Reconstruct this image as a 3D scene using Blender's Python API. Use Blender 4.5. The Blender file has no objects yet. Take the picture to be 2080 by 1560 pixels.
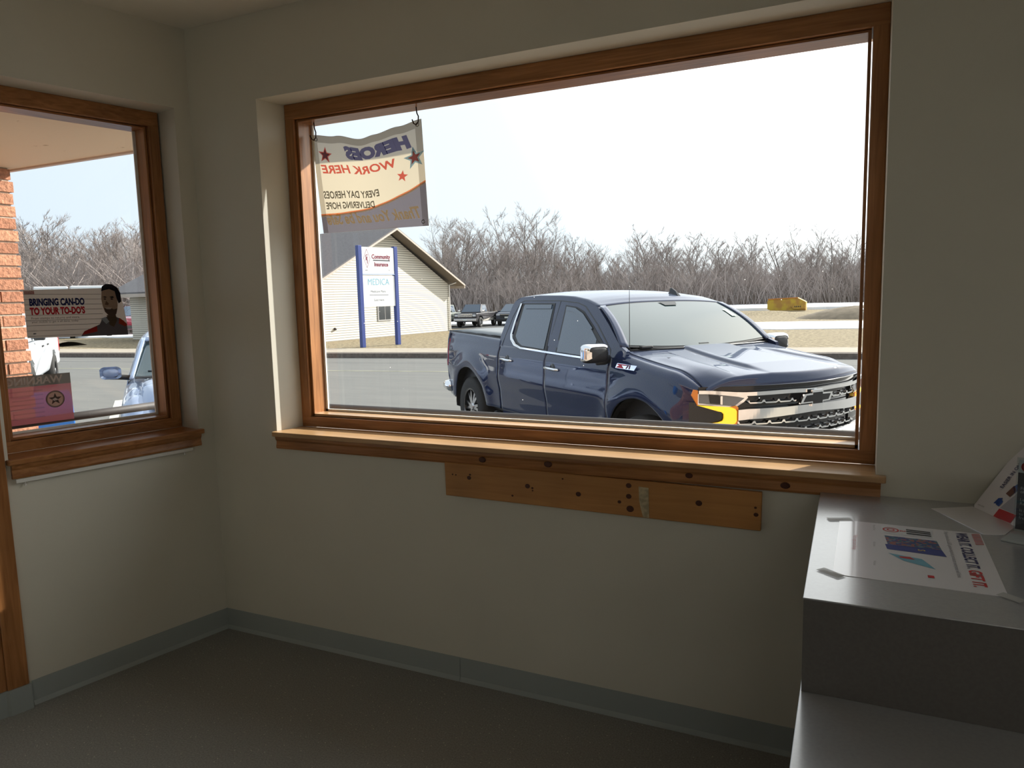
import bpy, math, random
from mathutils import Vector, Matrix
from math import sin, cos, pi, radians as R_
C = bpy.context.scene.collection
SC = bpy.context.scene

# ------------------------------------------------------------------ camera
CAM = Vector((2.7715, -2.5174, 1.6034))
YAW, PIT, ROL = -0.4387, -0.1208, -0.0246
_f = Vector((sin(YAW)*cos(PIT), cos(YAW)*cos(PIT), sin(PIT)))
_r = Vector((cos(YAW), -sin(YAW), 0)); _u = _r.cross(_f)
_r2 = _r*cos(ROL) + _u*sin(ROL); _u2 = _u*cos(ROL) - _r*sin(ROL)
cd = bpy.data.cameras.new('camera'); cd.sensor_width = 36; cd.lens = 1479/2080*36
cd.clip_start = 0.05; cd.clip_end = 600
cam = bpy.data.objects.new('camera', cd); C.objects.link(cam)
cam.matrix_world = Matrix(((_r2.x, _u2.x, -_f.x, CAM.x), (_r2.y, _u2.y, -_f.y, CAM.y), (_r2.z, _u2.z, -_f.z, CAM.z), (0, 0, 0, 1)))
SC.camera = cam
SC.view_settings.view_transform = 'Standard'; SC.view_settings.look = 'None'
SC.view_settings.gamma = 1.0; SC.view_settings.exposure = 0.0
SC.cycles.use_denoising = True
SC.cycles.max_bounces = 10; SC.cycles.transparent_max_bounces = 16
SC.cycles.sample_clamp_indirect = 6.0

# ------------------------------------------------------------------ sky and sun
SUN_AZ, SUN_EL = R_(33.3), R_(28.5)
SUN = Vector((sin(SUN_AZ)*cos(SUN_EL), cos(SUN_AZ)*cos(SUN_EL), sin(SUN_EL)))
w = bpy.data.worlds.new('sky'); SC.world = w; w.use_nodes = True
nt = w.node_tree; nt.nodes.clear()
def N(nt, t, **k):
    n = nt.nodes.new(t)
    for a, b in k.items(): setattr(n, a, b)
    return n
wo = N(nt, 'ShaderNodeOutputWorld'); bg = N(nt, 'ShaderNodeBackground'); tc = N(nt, 'ShaderNodeTexCoord')
dp = N(nt, 'ShaderNodeVectorMath', operation='DOT_PRODUCT'); dp.inputs[1].default_value = SUN
cr = N(nt, 'ShaderNodeValToRGB')
e = cr.color_ramp.elements
e[0].position = 0.0; e[0].color = (.84, .96, 1.08, 1)
e[1].position = 1.0; e[1].color = (4.2, 4.0, 3.6, 1)
for p_, c_ in ((.30, (.92, 1.03, 1.12, 1)), (.55, (1.05, 1.15, 1.22, 1)), (.75, (1.7, 1.75, 1.78, 1)), (.92, (2.6, 2.6, 2.55, 1))):
    x = e.new(p_); x.color = c_
nt.links.new(tc.outputs['Generated'], dp.inputs[0]); nt.links.new(dp.outputs['Value'], cr.inputs['Fac'])
nt.links.new(cr.outputs[0], bg.inputs[0]); nt.links.new(bg.outputs[0], wo.inputs[0]); bg.inputs[1].default_value = 1.0
sl = bpy.data.lights.new('sun', 'SUN'); sl.energy = 9.0; sl.angle = R_(.6); sl.color = (1, .95, .87)
so = bpy.data.objects.new('sun', sl); C.objects.link(so)
so.rotation_euler = (-SUN).to_track_quat('-Z', 'Y').to_euler(); so.location = (20, 20, 30)

# ------------------------------------------------------------------ materials
def newmat(name):
    m = bpy.data.materials.new(name); m.use_nodes = True
    return m, m.node_tree, m.node_tree.nodes['Principled BSDF']
def mat(name, col, rough=.6, metal=0, spec=.5, ior=None, coat=0, noise=0, nscale=8, bump=0, emit=0, col2=None, stretch=None):
    m, t, b = newmat(name)
    b.inputs['Base Color'].default_value = (*col, 1); b.inputs['Roughness'].default_value = rough
    b.inputs['Metallic'].default_value = metal; b.inputs['Specular IOR Level'].default_value = spec
    if ior: b.inputs['IOR'].default_value = ior
    if coat: b.inputs['Coat Weight'].default_value = coat; b.inputs['Coat Roughness'].default_value = .03
    if emit: b.inputs['Emission Color'].default_value = (*col, 1); b.inputs['Emission Strength'].default_value = emit
    if noise or bump:
        tc = N(t, 'ShaderNodeTexCoord'); mp = N(t, 'ShaderNodeMapping'); nz = N(t, 'ShaderNodeTexNoise')
        nz.inputs['Scale'].default_value = nscale; nz.inputs['Detail'].default_value = 6
        if stretch: mp.inputs['Scale'].default_value = stretch
        t.links.new(tc.outputs['Object'], mp.inputs[0]); t.links.new(mp.outputs[0], nz.inputs['Vector'])
        if noise:
            mx = N(t, 'ShaderNodeMix', data_type='RGBA'); cc = col2 or tuple(c*(1-noise) for c in col)
            mx.inputs[6].default_value = (*col, 1); mx.inputs[7].default_value = (*cc, 1)
            rm = N(t, 'ShaderNodeMapRange'); rm.inputs[1].default_value = .38; rm.inputs[2].default_value = .62
            t.links.new(nz.outputs[0], rm.inputs[0]); t.links.new(rm.outputs[0], mx.inputs[0]); t.links.new(mx.outputs[2], b.inputs['Base Color'])
        if bump:
            bp = N(t, 'ShaderNodeBump'); bp.inputs['Strength'].default_value = bump; bp.inputs['Distance'].default_value = .01
            t.links.new(nz.outputs[0], bp.inputs['Height']); t.links.new(bp.outputs[0], b.inputs['Normal'])
    return m
def wood(name, c1, c2, axis, rough=.35, knots=None):
    m, t, b = newmat(name)
    tc = N(t, 'ShaderNodeTexCoord'); mp = N(t, 'ShaderNodeMapping'); nz = N(t, 'ShaderNodeTexNoise'); nz2 = N(t, 'ShaderNodeTexNoise')
    s = [14, 14, 14]; s[axis] = .8; mp.inputs['Scale'].default_value = s
    nz.inputs['Scale'].default_value = 3.2; nz.inputs['Detail'].default_value = 8; nz.inputs['Distortion'].default_value = 1.4
    nz2.inputs['Scale'].default_value = 3
    t.links.new(tc.outputs['Object'], mp.inputs[0]); t.links.new(mp.outputs[0], nz.inputs['Vector']); t.links.new(tc.outputs['Object'], nz2.inputs['Vector'])
    rm = N(t, 'ShaderNodeMapRange'); rm.inputs[1].default_value = .3; rm.inputs[2].default_value = .7
    mx = N(t, 'ShaderNodeMix', data_type='RGBA'); mx.inputs[6].default_value = (*c1, 1); mx.inputs[7].default_value = (*c2, 1)
    t.links.new(nz.outputs[0], rm.inputs[0]); t.links.new(rm.outputs[0], mx.inputs[0])
    mx2 = N(t, 'ShaderNodeMix', data_type='RGBA', blend_type='MULTIPLY'); mx2.inputs[0].default_value = .5
    rm2 = N(t, 'ShaderNodeMapRange'); rm2.inputs[1].default_value = .35; rm2.inputs[2].default_value = .65; rm2.inputs[3].default_value = .6; rm2.inputs[4].default_value = 1.1
    t.links.new(nz2.outputs[0], rm2.inputs[0]); t.links.new(mx.outputs[2], mx2.inputs[6]); t.links.new(rm2.outputs[0], mx2.inputs[7])
    t.links.new(mx2.outputs[2], b.inputs['Base Color']); b.inputs['Roughness'].default_value = rough
    bp = N(t, 'ShaderNodeBump'); bp.inputs['Strength'].default_value = .12; bp.inputs['Distance'].default_value = .004
    t.links.new(nz.outputs[0], bp.inputs['Height']); t.links.new(bp.outputs[0], b.inputs['Normal'])
    return m
def glass(name, tint=(1, 1, 1), refl=.06, dust=0.0, film=0.0):
    m = bpy.data.materials.new(name); m.use_nodes = True; t = m.node_tree; t.nodes.clear()
    o = N(t, 'ShaderNodeOutputMaterial'); tr = N(t, 'ShaderNodeBsdfTransparent'); tr.inputs[0].default_value = (*tint, 1)
    gl = N(t, 'ShaderNodeBsdfGlossy'); gl.inputs['Roughness'].default_value = .02
    fr = N(t, 'ShaderNodeFresnel'); fr.inputs[0].default_value = 1.3; mx = N(t, 'ShaderNodeMixShader')
    mu = N(t, 'ShaderNodeMath', operation='MULTIPLY'); mu.inputs[1].default_value = refl/.017
    cl = N(t, 'ShaderNodeMath', operation='MINIMUM'); cl.inputs[1].default_value = .6
    t.links.new(fr.outputs[0], mu.inputs[0]); t.links.new(mu.outputs[0], cl.inputs[0]); t.links.new(cl.outputs[0], mx.inputs[0])
    t.links.new(tr.outputs[0], mx.inputs[1]); t.links.new(gl.outputs[0], mx.inputs[2])
    last = mx
    if dust:   # specks of dirt stuck to the pane
        tc = N(t, 'ShaderNodeTexCoord'); vo = N(t, 'ShaderNodeTexVoronoi'); vo.inputs['Scale'].default_value = 26
        lt = N(t, 'ShaderNodeMath', operation='LESS_THAN'); lt.inputs[1].default_value = .035
        wn = N(t, 'ShaderNodeTexWhiteNoise'); gt = N(t, 'ShaderNodeMath', operation='GREATER_THAN'); gt.inputs[1].default_value = 1-dust
        m2 = N(t, 'ShaderNodeMath', operation='MULTIPLY'); df = N(t, 'ShaderNodeBsdfDiffuse'); df.inputs[0].default_value = (.9, .9, .88, 1)
        tl = N(t, 'ShaderNodeBsdfTranslucent'); tl.inputs[0].default_value = (.9, .9, .88, 1)
        ad = N(t, 'ShaderNodeAddShader'); mx2 = N(t, 'ShaderNodeMixShader')
        t.links.new(tc.outputs['Object'], vo.inputs['Vector']); t.links.new(vo.outputs['Distance'], lt.inputs[0])
        t.links.new(vo.outputs['Position'], wn.inputs['Vector']); t.links.new(wn.outputs['Value'], gt.inputs[0])
        t.links.new(lt.outputs[0], m2.inputs[0]); t.links.new(gt.outputs[0], m2.inputs[1])
        t.links.new(df.outputs[0], ad.inputs[0]); t.links.new(tl.outputs[0], ad.inputs[1])
        t.links.new(m2.outputs[0], mx2.inputs[0]); t.links.new(mx.outputs[0], mx2.inputs[1]); t.links.new(ad.outputs[0], mx2.inputs[2]); last = mx2
    t.links.new(last.outputs[0], o.inputs[0])
    return m
def ink(name, tint):
    """transparent printing ink: the cloth below shows through, tinted"""
    m = bpy.data.materials.new(name); m.use_nodes = True; t = m.node_tree; t.nodes.clear()
    o = N(t, 'ShaderNodeOutputMaterial'); tr = N(t, 'ShaderNodeBsdfTransparent'); tr.inputs[0].default_value = (*tint, 1); t.links.new(tr.outputs[0], o.inputs[0]); return m
def sheet(name, col, trans=.4, rough=.6, alpha=1.0):
    """thin cloth, paper or film: lit from both sides"""
    m = bpy.data.materials.new(name); m.use_nodes = True; t = m.node_tree; t.nodes.clear()
    o = N(t, 'ShaderNodeOutputMaterial'); d = N(t, 'ShaderNodeBsdfDiffuse'); l = N(t, 'ShaderNodeBsdfTranslucent'); mx = N(t, 'ShaderNodeMixShader')
    d.inputs[0].default_value = (*col, 1); l.inputs[0].default_value = (*col, 1); mx.inputs[0].default_value = trans
    t.links.new(d.outputs[0], mx.inputs[1]); t.links.new(l.outputs[0], mx.inputs[2]); last = mx
    if alpha < 1:
        tr = N(t, 'ShaderNodeBsdfTransparent'); m2 = N(t, 'ShaderNodeMixShader'); m2.inputs[0].default_value = alpha
        t.links.new(tr.outputs[0], m2.inputs[1]); t.links.new(mx.outputs[0], m2.inputs[2]); last = m2
    t.links.new(last.outputs[0], o.inputs[0]); return m

# ------------------------------------------------------------------ mesh builder
class MB:
    def __init__(s): s.v = []; s.f = []
    def add(s, vs, fs):
        n = len(s.v); s.v += [tuple(v) for v in vs]; s.f += [tuple(i+n for i in f) for f in fs]; return s
    def box(s, a, b, X=None):
        (x0, y0, z0), (x1, y1, z1) = a, b
        vs = [(x0,y0,z0),(x1,y0,z0),(x1,y1,z0),(x0,y1,z0),(x0,y0,z1),(x1,y0,z1),(x1,y1,z1),(x0,y1,z1)]
        if X: vs = [X(*v) for v in vs]
        return s.add(vs, [(0,3,2,1),(4,5,6,7),(0,1,5,4),(1,2,6,5),(2,3,7,6),(3,0,4,7)])
    def prism(s, pts, fn):
        """pts: 2-D outline; fn(u, v, side) -> 3-D, side 0/1"""
        n = len(pts)
        s.add([fn(u, v, 0) for u, v in pts]+[fn(u, v, 1) for u, v in pts],
              [tuple(range(n))[::-1], tuple(range(n, 2*n))]+[(i, (i+1) % n, n+(i+1) % n, n+i) for i in range(n)]); return s
    def poly(s, pts): return s.add(pts, [tuple(range(len(pts)))])
    def grid(s, fn, nu, nv, closeu=False, closev=False):
        vs = [fn(i/nu, j/nv) for i in range(nu if closeu else nu+1) for j in range(nv if closev else nv+1)]
        NU = nu if closeu else nu+1; NV = nv if closev else nv+1
        fs = [(i*NV+j, ((i+1) % NU)*NV+j, ((i+1) % NU)*NV+(j+1) % NV, i*NV+(j+1) % NV) for i in range(nu) for j in range(nv)]
        return s.add(vs, fs)
    def tube(s, pts, r, n=8, cap=True):
        pts = [Vector(p) for p in pts]; rs = r if isinstance(r, (list, tuple)) else [r]*len(pts); vs = []; ref = None
        for i, p in enumerate(pts):
            d = (pts[min(i+1, len(pts)-1)]-pts[max(i-1, 0)]).normalized()
            if ref is None: ref = Vector((0, 0, 1)) if abs(d.z) < .9 else Vector((1, 0, 0))
            a = (ref-d*ref.dot(d)).normalized(); ref = a; b = d.cross(a)
            vs += [p+(a*cos(2*pi*k/n)+b*sin(2*pi*k/n))*rs[i] for k in range(n)]
        fs = [(i*n+k, i*n+(k+1) % n, (i+1)*n+(k+1) % n, (i+1)*n+k) for i in range(len(pts)-1) for k in range(n)]
        if cap: fs += [tuple(range(n))[::-1], tuple(range(len(vs)-n, len(vs)))]
        return s.add(vs, fs)
    def lathe(s, prof, n, fn):
        """prof: (radius, height) pairs; fn(x, y, h) -> 3-D"""
        vs = [fn(r*cos(2*pi*k/n), r*sin(2*pi*k/n), h) for r, h in prof for k in range(n)]
        fs = [(i*n+k, i*n+(k+1) % n, (i+1)*n+(k+1) % n, (i+1)*n+k) for i in range(len(prof)-1) for k in range(n)]
        return s.add(vs, fs)
    def build(s, name, m, parent=None, smooth=False, bevel=0, solid=0, auto=None):
        me = bpy.data.meshes.new(name); me.from_pydata(s.v, [], s.f); me.validate(); me.update()
        me.materials.append(m)
        if smooth:
            for p in me.polygons: p.use_smooth = True
        o = bpy.data.objects.new(name, me); C.objects.link(o)
        if parent: o.parent = parent
        if solid:
            md = o.modifiers.new('solid', 'SOLIDIFY'); md.thickness = solid; md.offset = 0
        if bevel:
            md = o.modifiers.new('bevel', 'BEVEL'); md.width = bevel; md.segments = 2; md.limit_method = 'ANGLE'; md.angle_limit = R_(40)
        return o
def empty(name, loc=(0, 0, 0), rz=0, parent=None):
    o = bpy.data.objects.new(name, None); C.objects.link(o); o.location = loc; o.rotation_euler = (0, 0, rz); o.empty_display_size = .1
    if parent: o.parent = parent
    return o
def tag(o, label, cat, group=None, kind=None):
    o['label'] = label; o['category'] = cat
    if group: o['group'] = group
    if kind: o['kind'] = kind
    return o
def struct(o): o['kind'] = 'structure'; return o
def copytree(o, parent=None):
    c = o.copy(); C.objects.link(c)
    if parent: c.parent = parent; c.matrix_parent_inverse = o.matrix_parent_inverse.copy()
    for ch in list(o.children): copytree(ch, c)
    return c
_dg = None
def text_geo(txt, size, bold=0.0, shear=0.0, space=1.0, align='LEFT', sx=1.0, res=3):
    cu = bpy.data.curves.new('t', 'FONT'); cu.body = txt; cu.size = size; cu.offset = bold; cu.shear = shear
    cu.space_character = space; cu.align_x = align; cu.resolution_u = res
    o = bpy.data.objects.new('t', cu); C.objects.link(o)
    dg = bpy.context.evaluated_depsgraph_get(); me = o.evaluated_get(dg).to_mesh()
    vs = [(v.co.x*sx, v.co.y) for v in me.vertices]; fs = [tuple(p.vertices) for p in me.polygons]
    o.evaluated_get(dg).to_mesh_clear(); bpy.data.objects.remove(o); bpy.data.curves.remove(cu)
    return vs, fs
def put_text(mb, txt, size, x, y, fn, **k):
    """lay the letters in (u, v) and carry them to 3-D with fn"""
    vs, fs = text_geo(txt, size, **k); mb.add([fn(x+a, y+b) for a, b in vs], fs); return mb
def star(cx, cy, r, r2=None, rot=0):
    r2 = r2 or r*.42
    return [(cx+(r if i % 2 == 0 else r2)*sin(rot+i*pi/5), cy+(r if i % 2 == 0 else r2)*cos(rot+i*pi/5)) for i in range(10)]

TH = 1.81
dB = Vector((cos(TH), -sin(TH), 0)); nB = Vector((-sin(TH), -cos(TH), 0))
def WB(s, off, z): return dB*s+nB*off+Vector((0, 0, z))      # along the left wall, outward, up
def WA(x, off, z): return Vector((x, off, z))
H = 2.83
# ------------------------------------------------------------------ room materials
def wallmat():
    m, t, b = newmat('wall_paint')
    tc = N(t, 'ShaderNodeTexCoord'); nz = N(t, 'ShaderNodeTexNoise'); nz.inputs['Scale'].default_value = 2.2; nz.inputs['Detail'].default_value = 4
    n2 = N(t, 'ShaderNodeTexNoise'); n2.inputs['Scale'].default_value = 90
    rm = N(t, 'ShaderNodeMapRange'); rm.inputs[1].default_value = .3; rm.inputs[2].default_value = .7
    mx = N(t, 'ShaderNodeMix', data_type='RGBA'); mx.inputs[6].default_value = (.70, .675, .59, 1); mx.inputs[7].default_value = (.665, .64, .56, 1)
    t.links.new(tc.outputs['Object'], nz.inputs['Vector']); t.links.new(tc.outputs['Object'], n2.inputs['Vector'])
    t.links.new(nz.outputs[0], rm.inputs[0]); t.links.new(rm.outputs[0], mx.inputs[0]); t.links.new(mx.outputs[2], b.inputs['Base Color'])
    bp = N(t, 'ShaderNodeBump'); bp.inputs['Strength'].default_value = .06; bp.inputs['Distance'].default_value = .003
    t.links.new(n2.outputs[0], bp.inputs['Height']); t.links.new(bp.outputs[0], b.inputs['Normal']); b.inputs['Roughness'].default_value = .55
    return m
M_wall = wallmat()
M_ceil = mat('ceiling_paint', (.74, .71, .63), .8)
def floormat():
    m, t, b = newmat('speckled_vinyl')
    tc = N(t, 'ShaderNodeTexCoord'); nz = N(t, 'ShaderNodeTexNoise'); nz.inputs['Scale'].default_value = 1.3; nz.inputs['Detail'].default_value = 5
    mx = N(t, 'ShaderNodeMix', data_type='RGBA'); mx.inputs[6].default_value = (.29, .285, .265, 1); mx.inputs[7].default_value = (.235, .23, .215, 1)
    vo = N(t, 'ShaderNodeTexVoronoi'); vo.inputs['Scale'].default_value = 75; lt = N(t, 'ShaderNodeMath', operation='LESS_THAN'); lt.inputs[1].default_value = .16
    wn = N(t, 'ShaderNodeTexWhiteNoise'); gt = N(t, 'ShaderNodeMath', operation='GREATER_THAN'); gt.inputs[1].default_value = .80
    mu = N(t, 'ShaderNodeMath', operation='MULTIPLY'); mx2 = N(t, 'ShaderNodeMix', data_type='RGBA'); mx2.inputs[7].default_value = (.60, .57, .48, 1)
    n3 = N(t, 'ShaderNodeTexNoise'); n3.inputs['Scale'].default_value = 160; mx3 = N(t, 'ShaderNodeMix', data_type='RGBA', blend_type='OVERLAY'); mx3.inputs[0].default_value = .5
    L = t.links.new
    L(tc.outputs['Object'], nz.inputs['Vector']); L(nz.outputs[0], mx.inputs[0]); L(tc.outputs['Object'], vo.inputs['Vector']); L(vo.outputs['Distance'], lt.inputs[0])
    L(vo.outputs['Position'], wn.inputs['Vector']); L(wn.outputs['Value'], gt.inputs[0]); L(lt.outputs[0], mu.inputs[0]); L(gt.outputs[0], mu.inputs[1])
    L(mu.outputs[0], mx2.inputs[0]); L(mx.outputs[2], mx2.inputs[6]); L(tc.outputs['Object'], n3.inputs['Vector'])
    L(mx2.outputs[2], mx3.inputs[6]); L(n3.outputs[0], mx3.inputs[7]); L(mx3.outputs[2], b.inputs['Base Color']); b.inputs['Roughness'].default_value = .5
    return m
M_floor = floormat()
M_base = mat('grey_vinyl_base', (.36, .40, .40), .45)
W1, W2 = (.50, .225, .080), (.28, .11, .034)
M_woodx = wood('stained_wood_along', W1, W2, 0, .3)
M_woodz = wood('stained_wood_upright', W1, W2, 2, .32)
M_woody = wood('stained_wood_side', W1, W2, 1, .32)
M_sill = wood('varnished_sill_wood', (.62, .39, .20), (.48, .28, .13), 0, .28)
M_pine = wood('pine_board', (.56, .27, .085), (.47, .21, .062), 0, .45)
M_knot = mat('dark_knot', (.07, .018, .008), .5)
M_pane = glass('window_glass', (.97, .99, .985), .045, dust=.22)
M_bead = mat('white_glazing_putty', (.85, .84, .80), .6)
def brickmat(name, c1, c2, mortar, bw, bh):
    m, t, b = newmat(name)
    tc = N(t, 'ShaderNodeTexCoord'); br = N(t, 'ShaderNodeTexBrick'); L = t.links.new
    sp = N(t, 'ShaderNodeSeparateXYZ'); cb = N(t, 'ShaderNodeCombineXYZ'); ad = N(t, 'ShaderNodeMath', operation='ADD')
    L(tc.outputs['Object'], sp.inputs[0]); L(sp.outputs[0], ad.inputs[0]); L(sp.outputs[1], ad.inputs[1]); L(ad.outputs[0], cb.inputs[0]); L(sp.outputs[2], cb.inputs[1])
    L(cb.outputs[0], br.inputs['Vector'])
    br.inputs['Color1'].default_value = (*c1, 1); br.inputs['Color2'].default_value = (*c2, 1); br.inputs['Mortar'].default_value = (*mortar, 1)
    br.inputs['Scale'].default_value = 1; br.inputs['Brick Width'].default_value = bw; br.inputs['Row Height'].default_value = bh; br.inputs['Mortar Size'].default_value = .009
    nz = N(t, 'ShaderNodeTexNoise'); nz.inputs['Scale'].default_value = 55; nz.inputs['Detail'].default_value = 4; L(tc.outputs['Object'], nz.inputs['Vector'])
    mx = N(t, 'ShaderNodeMix', data_type='RGBA', blend_type='OVERLAY'); mx.inputs[0].default_value = .6
    L(br.outputs['Color'], mx.inputs[6]); L(nz.outputs[0], mx.inputs[7]); L(mx.outputs[2], b.inputs['Base Color']); b.inputs['Roughness'].default_value = .9
    bp = N(t, 'ShaderNodeBump'); bp.inputs['Strength'].default_value = .8; bp.inputs['Distance'].default_value = .008; L(nz.outputs[0], bp.inputs['Height']); L(bp.outputs[0], b.inputs['Normal'])
    return m
M_brick = brickmat('orange_brick', (.56, .20, .095), (.42, .13, .06), (.55, .47, .38), .30, .081)

# ------------------------------------------------------------------ floor, ceiling, walls
fl = [(0, 0), (6.2, 0), (6.2, -6.0), (dB.x*6.2, dB.y*6.2)]
struct(MB().prism(fl, lambda u, v, s: (u, v, -.06*(1-s))).build('floor', M_floor))
struct(MB().prism([(-.4, .3), (6.5, .3), (6.5, -6.3), (dB.x*6.5-.4, -6.3)], lambda u, v, s: (u, v, H+.12*(s))).build('ceiling', M_ceil))
OX0, OX1, OZ0, OZ1 = .396, 2.852, 1.0147, 2.477
T = .30
a = MB()
a.prism([(-.38, 0), (OX0, 0), (OX0+.030, .139), (OX0+.030, T), (-.38, T)], lambda u, v, s: (u, v, 0 if s == 0 else H))
a.prism([(OX1, 0), (6.2, 0), (6.2, T), (OX1, T)], lambda u, v, s: (u, v, 0 if s == 0 else H))
a.box((OX0, 0, 0), (OX1, T, OZ0-.022)); a.box((OX0, 0, OZ1), (OX1, T, H))
struct(a.build('wall_front', M_wall))
BS0, BS1 = .075, .852
DS0, DS1 = .99, 2.02     # glass door further along the left wall
b_ = MB()
b_.box((0, 0, 0), (BS0, T, H), WB); b_.box((BS0, 0, 0), (BS1, T, OZ0-.022), WB); b_.box((BS0, 0, OZ1), (BS1, T, H), WB)
b_.box((BS1, 0, 0), (DS0, T, H), WB); b_.box((DS0, 0, 2.3), (DS1, T, H), WB); b_.box((DS1, 0, 0), (6.2, T, H), WB)
struct(b_.build('wall_left', M_wall))
struct(MB().box((6.2, -6, 0), (6.4, .3, H)).build('wall_right', M_wall))
struct(MB().box((dB.x*6.2-.3, -6.2, 0), (6.4, -6.0, H)).build('wall_back', M_wall))
# baseboards: coved vinyl strips
cove = [(0, 0), (.012, 0), (.010, .006), (.004, .018), (.003, .1025), (0, .1025)]
def baseb(name, p0, p1, nrm):
    p0, p1 = Vector(p0), Vector(p1)
    return struct(MB().prism(cove, lambda u, v, s: (p1 if s else p0)+nrm*u+Vector((0, 0, v))).build(name, M_base))
baseb('baseboard_front', (0, 0, 0), (1.318, 0, 0), Vector((0, -1, 0)))
baseb('baseboard_front_2', (1.320, 0, 0), (2.70, 0, 0), Vector((0, -1, 0)))
baseb('baseboard_left', WB(0, 0, 0), WB(.856, 0, 0), -nB)

# ------------------------------------------------------------------ windows
def window(name, W, x0, x1, mx_, mz_, sx0, sx1, knots, sillmat, px1=None):
    """W maps (along, outward, up); timber box frame with a stepped inner stop, pane, sill and apron"""
    e_ = struct(empty(name)); z0, z1 = OZ0, OZ1
    def ring(mb, y0, y1, xa, xb, za, zb, t, tb=None):
        tb = tb or t
        mb.box((xa, y0, za), (xa+t, y1, zb), W); mb.box((xb-t, y0, za), (xb, y1, zb), W)
    m = MB(); ring(m, .139, .27, x0, x1, z0, z1, .048); m.build('frame_stile', mz_, e_, bevel=.003)
    m = MB(); m.box((x0+.0005, .138, z1-.066), (x1-.0005, .271, z1), W); m.box((x0+.0005, .138, z0), (x1-.0005, .271, z0+.047), W); m.build('frame_rail', mx_, e_, bevel=.003)
    m = MB(); ring(m, .156, .262, x0+.052, x1-.052, z0+.049, z1-.068, .010); m.build('window_stop', mz_, e_)
    m = MB(); m.box((x0+.053, .157, z1-.076), (x1-.053, .262, z1-.0685), W); m.build('stop_rail', mx_, e_); m = MB(); m.box((x0+.053, .156, z0+.0495), (x1-.053, .262, z0+.060), W); m.build('sill_ledge', sillmat, e_)
    gx0, gx1, gz0, gz1 = x0+.062, x1-.062, z0+.060, z1-.076
    m = MB(); m.box((gx0, .240, gz0), (gx0+.011, .249, gz1), W); m.box((gx0, .240, gz0), (gx1, .249, gz0+.010), W); m.build('glazing_bead', M_bead, e_)
    m = MB(); m.box((gx0, .2495, gz0), (gx1, .2535, gz1), W)
    # one sheet, without rim
    p = MB().poly([W(gx0, .2505, gz0), W(gx1, .2505, gz0), W(gx1, .2505, gz1), W(gx0, .2505, gz1)]); p.build('pane', M_pane, e_)
    m = MB(); nose = [(.139, z0), (-.026, z0), (-.031, z0-.005), (-.031, z0-.016), (-.026, z0-.021), (.139, z0-.021)]
    m2 = MB(); m2.prism([(sx0, -.026), (sx0+.005, -.031), (sx1-.005, -.031), (sx1, -.026), (sx1, 0), (px1 or x1, 0), (px1 or x1, .139), (x0, .139), (x0-.03 if W is WA else x0, 0), (sx0, 0)],
                        lambda u, v, s: W(u, v, z0 if s else z0-.021))
    m2.build('window_sill', sillmat, e_, bevel=.003)
    ap = [(0, z0-.021), (-.022, z0-.021), (-.020, z0-.034), (-.013, z0-.044), (-.015, z0-.058), (-.018, z0-.070), (-.015, z0-.078), (0, z0-.078)]
    m = MB().prism(ap, lambda u, v, s: W(sx1-.014 if s else sx0+.014, u, v)); m.build('apron', mx_, e_)
    for (kx, kz, kr) in knots:
        MB().lathe([(0, .004), (kr*.7, .0035), (kr, 0)], 14, lambda a_, b2, h: W(kx+a_*1.3, -.0155-h, kz+b2)).build('knot', M_knot, e_)
    return e_
M_woodB = M_woody
window('window_1', WA, OX0+.030, OX1, M_woodx, M_woodz, .388, 2.88, [(1.46, .962, .012), (1.74, .966, .013), (2.27, .966, .010), (2.585, .958, .012)], M_sill)
window('window_2', WB, BS0+.008, BS1-.008, M_woody, M_woodz, .060, .862, [], M_woody, px1=BS1-.008)

# door casing at the left edge of the picture, glass door beyond
e_ = struct(empty('trim_1'))
MB().box((.868, -.020, .1025), (.943, .02, 2.35), WB).build('casing_board', M_woodz, e_, bevel=.003)
MB().box((.943, -.012, .1025), (.985, .02, 2.35), WB).build('casing_edge', M_woodz, e_, bevel=.002)
MB().box((.985, -.02, 2.31), (2.10, .02, 2.40), WB).build('casing_head', M_woody, e_)
MB().box((2.02, -.02, .0), (2.10, .02, 2.31), WB).build('casing_jamb', M_woodz, e_)
struct(MB().prism([(.862, .001), (.862, -.024), (.868, -.028), (.94, -.028), (.95, -.020), (.99, -.018), (.99, .001)], lambda u, v, s: WB(u, v, .1025 if s else 0)).build('baseboard_casing', M_base))
d = struct(empty('door_1'))
M_alu = mat('bronze_aluminium', (.08, .07, .06), .4, .6)
m = MB(); m.box((DS0, .10, 0), (DS0+.07, .15, 2.3), WB); m.box((DS1-.07, .10, 0), (DS1, .15, 2.3), WB); m.box((DS0, .10, 2.2), (DS1, .15, 2.3), WB); m.box((DS0, .10, 0), (DS1, .15, .16), WB); m.build('door_frame', M_alu, d)
MB().poly([WB(DS0+.07, .125, .16), WB(DS1-.07, .125, .16), WB(DS1-.07, .125, 2.2), WB(DS0+.07, .125, 2.2)]).build('door_glass', glass('door_glass', (.97, .98, .98), .05), d)
MB().tube([WB(DS1-.14, .06, 1.0), WB(DS1-.14, .06, 1.3)], .012).build('door_handle', M_alu, d)

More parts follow.
